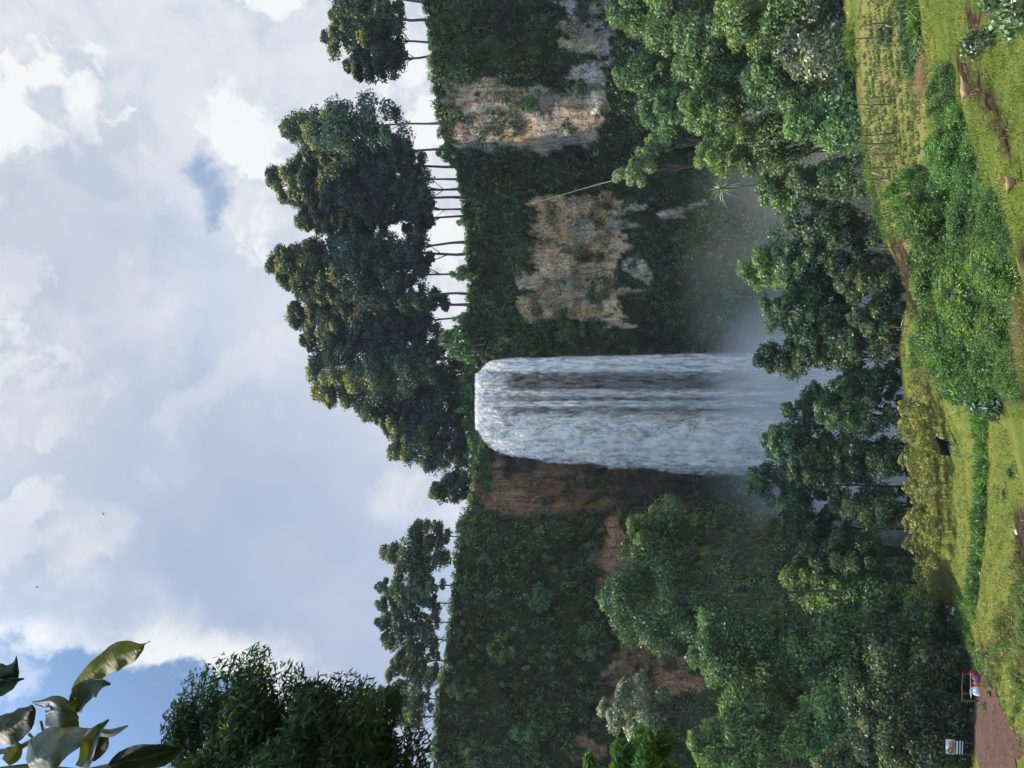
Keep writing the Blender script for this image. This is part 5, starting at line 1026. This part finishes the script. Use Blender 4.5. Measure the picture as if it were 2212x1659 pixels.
# ------------------------------------------------------------------ boxes for signs and the stall
def box(g, c, s, rot=0.0, col=None, bev=0.0):
    bm = bmesh.new(); bmesh.ops.create_cube(bm, size=1.0); bmesh.ops.scale(bm, vec=s, verts=bm.verts)
    V = np.array([v_.co[:] for v_ in bm.verts]); Fq = np.array([[v_.index for v_ in f.verts] for f in bm.faces]); bm.free()
    V = V@np.array(Matrix.Rotation(rot, 3, 'Y')).T+np.array(c); g.add(V, Fq, col); return g
def soft(name, dims, mat, parent, seed, loc=(0, 0, 0), sag=.2):
    rng = np.random.default_rng(seed); nu, nv = 16, 10; V = []
    for j in range(nv):
        f = j/(nv-1); r = (math.sin(math.pi*min(.98, .12+f*.86))**.45); 
        for i in range(nu):
            w = 2*math.pi*i/nu; k = 1+.12*math.sin(3*w+seed)+.06*rng.normal(); cu = math.copysign(abs(math.cos(w))**.7, math.cos(w)); su = math.copysign(abs(math.sin(w))**.7, math.sin(w))
            V.append((loc[0]+dims[0]/2*r*cu*k, loc[1]+dims[1]/2*r*su*k, loc[2]+dims[2]*f*(1+.05*math.sin(2*w+seed))))
    Fq = [(j*nu+i, j*nu+(i+1) % nu, (j+1)*nu+(i+1) % nu, (j+1)*nu+i) for j in range(nv-1) for i in range(nu)]
    Fq += [(0, nu-1-i, nu-2-i, nu-2-i) for i in range(0)]
    return obj(name, mesh_np(name, V, Fq, mat, None, True), parent)
M_POST = plain('weathered_post', (0.085, 0.055, 0.035), .4, 3, .9, .3); M_BOARD = plain('white_board', (0.62, 0.57, 0.52), .06, 4, .7); M_ORB = plain('rust_emblem', (0.36, 0.10, 0.045), .35, 8, .7); M_INK = plain('black_lettering', (0.02, 0.015, 0.015), .2, 10, .7)
M_CREAM = plain('cream_panel', (0.55, 0.50, 0.42), .08, 6, .7); M_PLANK = plain('dark_plank', (0.03, 0.035, 0.045), .3, 4, .8); M_PAINT = plain('white_paint', (0.70, 0.72, 0.76), .06, 8, .7)
sp_ = P(3817*.553, 2920*.553, 62.5); sy = sp_.y; gzs = gz(sp_.x, sy); sign = thing('signboard', 'white signboard with round rust emblem above three white-lettered planks', 'sign', (sp_.x, sy, gzs), 0)
u_ = 57.0*CT/F*(1/3.90625)*1.04  # metres per photo pixel here
def sg(xp, yp): # photo pixel to sign-local x, z
    q = P(xp*.553, yp*.553, sy-.05); return q.x-sp_.x, q.z-gzs
for yp in (2897, 2942):
    x_, zt_ = sg(3678, yp); g = Geo(); g.add(*tube([(x_, .06, -.3), (x_+.01, .06, zt_*.5), (x_, .06, zt_)], [.055, .05, .045], 8)); obj('post', g.mesh('post', M_POST, True), sign)
(xl, zt_), (xr, zb_) = sg(3695, 2946), sg(3732, 2891); bw, bh = xr-xl, zt_-zb_
g = Geo(); box(g, ((xl+xr)/2, -.01, (zt_+zb_)/2), (bw, .04, bh)); brd = obj('board', g.mesh('board', M_BOARD), sign)
g = Geo(); box(g, (xl+bw*.63, -.034, zt_-bh*.40), (bw*.48, .004, bh*.36)); obj('panel', g.mesh('panel', M_CREAM), brd)
ecx, ecz, er = xl+bw*.27, zt_-bh*.50, bh*.34
V = [(ecx, -.040, ecz)]+[(ecx+er*.92*math.cos(w), -.040, ecz+er*math.sin(w)) for w in np.linspace(0, 2*math.pi, 25)[:-1]]; Fq = [(0, i, i % 24+1, i % 24+1) for i in range(1, 25)]
me = bpy.data.meshes.new('emblem'); me.from_pydata(V, [], [(0, i % 24+1, i) for i in range(1, 25)]); me.materials.append(M_ORB); obj('emblem', me, brd)
g = Geo()
for dx_, dz_, w_, h_ in ((-.35, .35, .5, .42), (.3, -.05, .55, .4)): box(g, (ecx+er*dx_*.6, -.044, ecz+er*dz_*.6), (er*w_, .004, er*h_), .5)
obj('emblem_mark', g.mesh('emblem_mark', M_CREAM), brd)
g = Geo(); rr_ = random.Random(4)
for k_ in range(9): box(g, (xl+bw*(.42+.06*k_), -.036, zb_+bh*(.24+.05*rr_.random())), (bw*.035, .004, bh*(.10+.08*rr_.random())), rr_.uniform(-.5, .5))
for k_ in range(5): box(g, (xl+bw*(.5+.07*k_), -.036, zb_+bh*.15), (bw*.04, .004, bh*.05), rr_.uniform(-.3, .3))
for k_ in range(3): box(g, (xl+bw*.63, -.038, zt_-bh*(.30+.09*k_)), (bw*.36, .003, bh*.022))
obj('lettering', g.mesh('lettering', M_INK), brd)
for k_, (xa, xb) in enumerate(((3735, 3745), (3748, 3754), (3758, 3763))):
    (_, z1), (_, z2) = sg(xa, 2920), sg(xb, 2920); g = Geo(); zc = (z1+z2)/2; h_ = abs(z1-z2)
    box(g, ((xl+xr)/2+.02, 0, zc), (bw*.98, .03, h_*1.35), .03); pk = obj('plank', g.mesh('plank', M_PLANK), sign); g = Geo()
    xx = xl+bw*.06
    while xx < xr-bw*.08:
        w_ = bw*rr_.uniform(.05, .13); box(g, (xx+w_/2, -.018, zc-(xx-xl-bw/2)*.03), (w_, .004, h_*.8), .03); xx += w_+bw*.016
    obj('lettering', g.mesh('lettering', M_PAINT), pk)
# stall under the trees beside the path
st0 = P(3818*.553, 2690*.553, 61.0); sg0 = gz(st0.x, 61.0)
def sxz(xp, yp): q = P(xp*.553, yp*.553, 61.0); return q.x-st0.x, q.z-sg0
stall = thing('stall', 'rough wooden stall frame under the trees with a hanging grey rod', 'stall', (st0.x, 61.0, sg0))
for xp, yp in ((3768, 2708), (3770, 2736), (3768, 2632)):
    x_, z_ = sxz(xp, yp); g = Geo(); g.add(*tube([(x_, 0, -.3), (x_+.02, 0, z_*.5), (x_-.01, 0, z_+.15)], [.085, .075, .07], 7)); obj('post', g.mesh('post', M_POST, True), stall)
x1_, z1_ = sxz(3768, 2625); x2_, z2_ = sxz(3766, 2742); g = Geo(); g.add(*tube([(x1_, 0, z1_+.1), ((x1_+x2_)/2, 0, z1_+.16), (x2_, 0, z2_+.12)], [.04, .045, .04], 6)); obj('beam', g.mesh('beam', M_POST, True), stall)
x1_, z1_ = sxz(3786, 2632); x2_, z2_ = sxz(3788, 2680); g = Geo(); g.add(*tube([(x1_, -.2, z1_), (x2_, -.2, z2_), (x2_-.35, -.2, z2_-.03), (x2_-.8, -.2, z2_)], [.02, .03, .10, .015], 8)); obj('rod', g.mesh('rod', plain('grey_rod', (.25, .27, .24), .2, 6, .5), True), stall)
x1_, z1_ = sxz(3796, 2628); x2_, z2_ = sxz(3796, 2705); g = Geo(); box(g, ((x1_+x2_)/2, .1, z1_-.42), (abs(x2_-x1_), .7, .06)); obj('bench', g.mesh('bench', M_POST), stall)
for nm, xp, yp, dm, cl, lb, sd in [('cloth_bundle', 3792, 2622, (.5, .4, .55), (.22, .03, .04), 'dark red cloth bundle at the end of the stall bench', 1), ('cloth_bundle', 3800, 2640, (.5, .4, .5), (.14, .11, .24), 'purple cloth bundle on the stall bench', 2),
        ('cloth_bundle', 3802, 2656, (.5, .4, .45), (.36, .09, .025), 'orange-brown cloth bundle on the stall bench', 3), ('cloth_bundle', 3803, 2668, (.35, .35, .42), (.45, .12, .09), 'small salmon-red cloth bundle on the stall bench', 4),
        ('sack', 3800, 2680, (.46, .4, .55), (.55, .55, .60), 'white sack standing at the stall beside the red cloth', 5), ('sack', 3800, 2694, (.42, .38, .5), (.62, .62, .64), 'white sack closest to the brown stall post', 6)]:
    x_, z_ = sxz(xp, yp); e = thing(nm, lb, nm.split('_')[0] if nm != 'cloth_bundle' else 'cloth', (st0.x+x_, 60.7-.05*sd, max(sg0+z_-dm[2]*.6, gz(st0.x+x_, 60.7)-.05)), sd, 'goods at the stall'); soft('bundle' if nm != 'sack' else 'sack_body', dm, plain(nm+'_fabric', cl, .25, 9, .85), e, sd)
    g = Geo(); g.add(*tube([(0, 0, dm[2]*.9), (.02, 0, dm[2]*1.02), (.05, .02, dm[2]*1.12)], [.05, .03, .07], 8)); obj('knot', g.mesh('knot', plain(nm+'_knot', cl, .25, 9, .85), True), e)
# litter and stones
def stone(a, b, s, label, mat, seed, name='stone', cat='stone', grp=None):
    p = ground_at(a, b); bm = bmesh.new(); bmesh.ops.create_icosphere(bm, subdivisions=3, radius=s)
    for v_ in bm.verts: v_.co *= 0.75+.5*float(vnoise(v_.co.x/s*1.3, v_.co.y/s*1.3, v_.co.z/s*1.3+seed, seed)); v_.co.z *= .6
    me = bpy.data.meshes.new(name); bm.to_mesh(me); bm.free(); me.materials.append(mat)
    for f in me.polygons: f.use_smooth = True
    o = obj(name, me, loc=p+Vector((0, 0, s*.3))); return tag(o, label, cat, grp)
M_STONE = plain('pale_stone', (.52, .46, .38), .25, 6, .9, .4)
stone(2101, 1390, .22, 'small pale stone on the grass beyond the seated person', M_STONE, 1); stone(2099, 1440, .20, 'pale stone at the edge of the field near the trees', M_STONE, 2); stone(2198, 1149, .16, 'pinkish pale stone on the brown soil strip', M_STONE, 3)
for i, (a, b) in enumerate([(1940, 655), (1948, 668), (1955, 690), (1960, 676), (1950, 640)]):
    p = ground_at(a, b); g = Geo(); an = i*1.3; g.add(*tube([(0, 0, .12), (.4*math.cos(an), .4*math.sin(an), .2), (.8*math.cos(an), .8*math.sin(an), .16)], [.04, .05, .035], 6)); o = obj('wood_chip', g.mesh('wood_chip', M_POLE, True), loc=p); tag(o, 'pale broken stick lying on the bare soil bank', 'stick', 'broken sticks on the soil bank')
# two specks of birds high in the sky
for i, (a, b) in enumerate([(81, 1268), (224, 1110)]):
    p = P(a, b, 90); g = Geo(); g.add(*tube([(-.22, 0, 0), (0, 0, .02), (.2, 0, 0)], [.02, .06, .02], 6)); rt = thing('bird', ['small dark bird high in the clouds near the broad leaves', 'tiny dark bird in the middle of the grey cloud'][i], 'bird', tuple(p), i, 'birds in the sky'); rt.scale = (.6, .6, .6); obj('body', g.mesh('body', M_BLACKHAIR, True), rt)
    for s in (-1, 1): obj('wing', mesh_np('wing', [(-.08, 0, .02), (.1, 0, .02), (.02, s*.45, .12), (-.1, s*.4, .1), (-.08, 0, .035), (.1, 0, .035), (.02, s*.45, .13), (-.1, s*.4, .11)], [(0, 1, 2, 3), (4, 5, 6, 7)], M_BLACKHAIR), rt)

# ------------------------------------------------------------------ spray and air
def vol_box(name, lo, hi, label, cat): 
    g = Geo(); c_ = [(lo[i]+hi[i])/2 for i in range(3)]; s_ = [hi[i]-lo[i] for i in range(3)]; box(g, (0, 0, 0), s_); o = obj(name, g.mesh(name, None), loc=c_); return tag(o, label, cat, kind='stuff')
if USE_MIST:
    mist = vol_box('mist', (-58, 98, -56), (62, 136, 6), 'grey spray drifting from the foot of the waterfall', 'mist')
    m, t = material('spray'); tc = t.node('ShaderNodeTexCoord').outputs['Object']; sp = t.node('ShaderNodeSeparateXYZ'); t.L.new(tc, sp.inputs[0])
    # local origin is the box centre (2, 117, -25): the falls land near x=-5 - 2, y=128 - 117
    dx = t.m('DIVIDE', t.m('ADD', sp.outputs[0], 8.0), 29.0); dy_ = t.m('DIVIDE', t.m('SUBTRACT', sp.outputs[1], 8.0), 26.0); dz = t.m('DIVIDE', t.m('ADD', sp.outputs[2], 10.0), 29.0)
    r2 = t.m('ADD', t.m('ADD', t.m('MULTIPLY', dx, dx), t.m('MULTIPLY', dy_, dy_)), t.m('MULTIPLY', dz, dz))
    core = t.m('POWER', t.m('SUBTRACT', 1.0, t.m('MINIMUM', r2, 1.0)), 1.5)
    wx = t.m('DIVIDE', t.m('SUBTRACT', sp.outputs[0], 12.0), 46.0); wz = t.m('DIVIDE', t.m('ADD', sp.outputs[2], 18.0), 40.0)
    w2 = t.m('ADD', t.m('MULTIPLY', wx, wx), t.m('MULTIPLY', wz, wz)); wide = t.m('POWER', t.m('SUBTRACT', 1.0, t.m('MINIMUM', w2, 1.0)), 1.2)
    nz = t.ss(t.noise(tc, 0.06, 4, 0.55), 0.35, 0.65, 0.35, 1.4)
    dn = t.m('MULTIPLY', t.m('ADD', t.m('MULTIPLY', core, MIST_CORE), t.m('MULTIPLY', wide, MIST_WIDE)), nz)
    pv = t.node('ShaderNodeVolumePrincipled'); pv.inputs['Color'].default_value = (1.0, .99, .96, 1); t.L.new(dn, pv.inputs['Density']); pv.inputs['Anisotropy'].default_value = 0.0
    finish(t, None, pv.outputs[0]); mist.data.materials.append(m)
if USE_HAZE:
    hz = vol_box('haze', (-152, -32, -62), (152, 300, 110), 'thin bluish air over the gorge', 'haze')
    m, t = material('air'); pv = t.node('ShaderNodeVolumePrincipled'); pv.inputs['Color'].default_value = (.80, .88, 1.0, 1); pv.inputs['Density'].default_value = HAZE; finish(t, None, pv.outputs[0]); hz.data.materials.append(m)
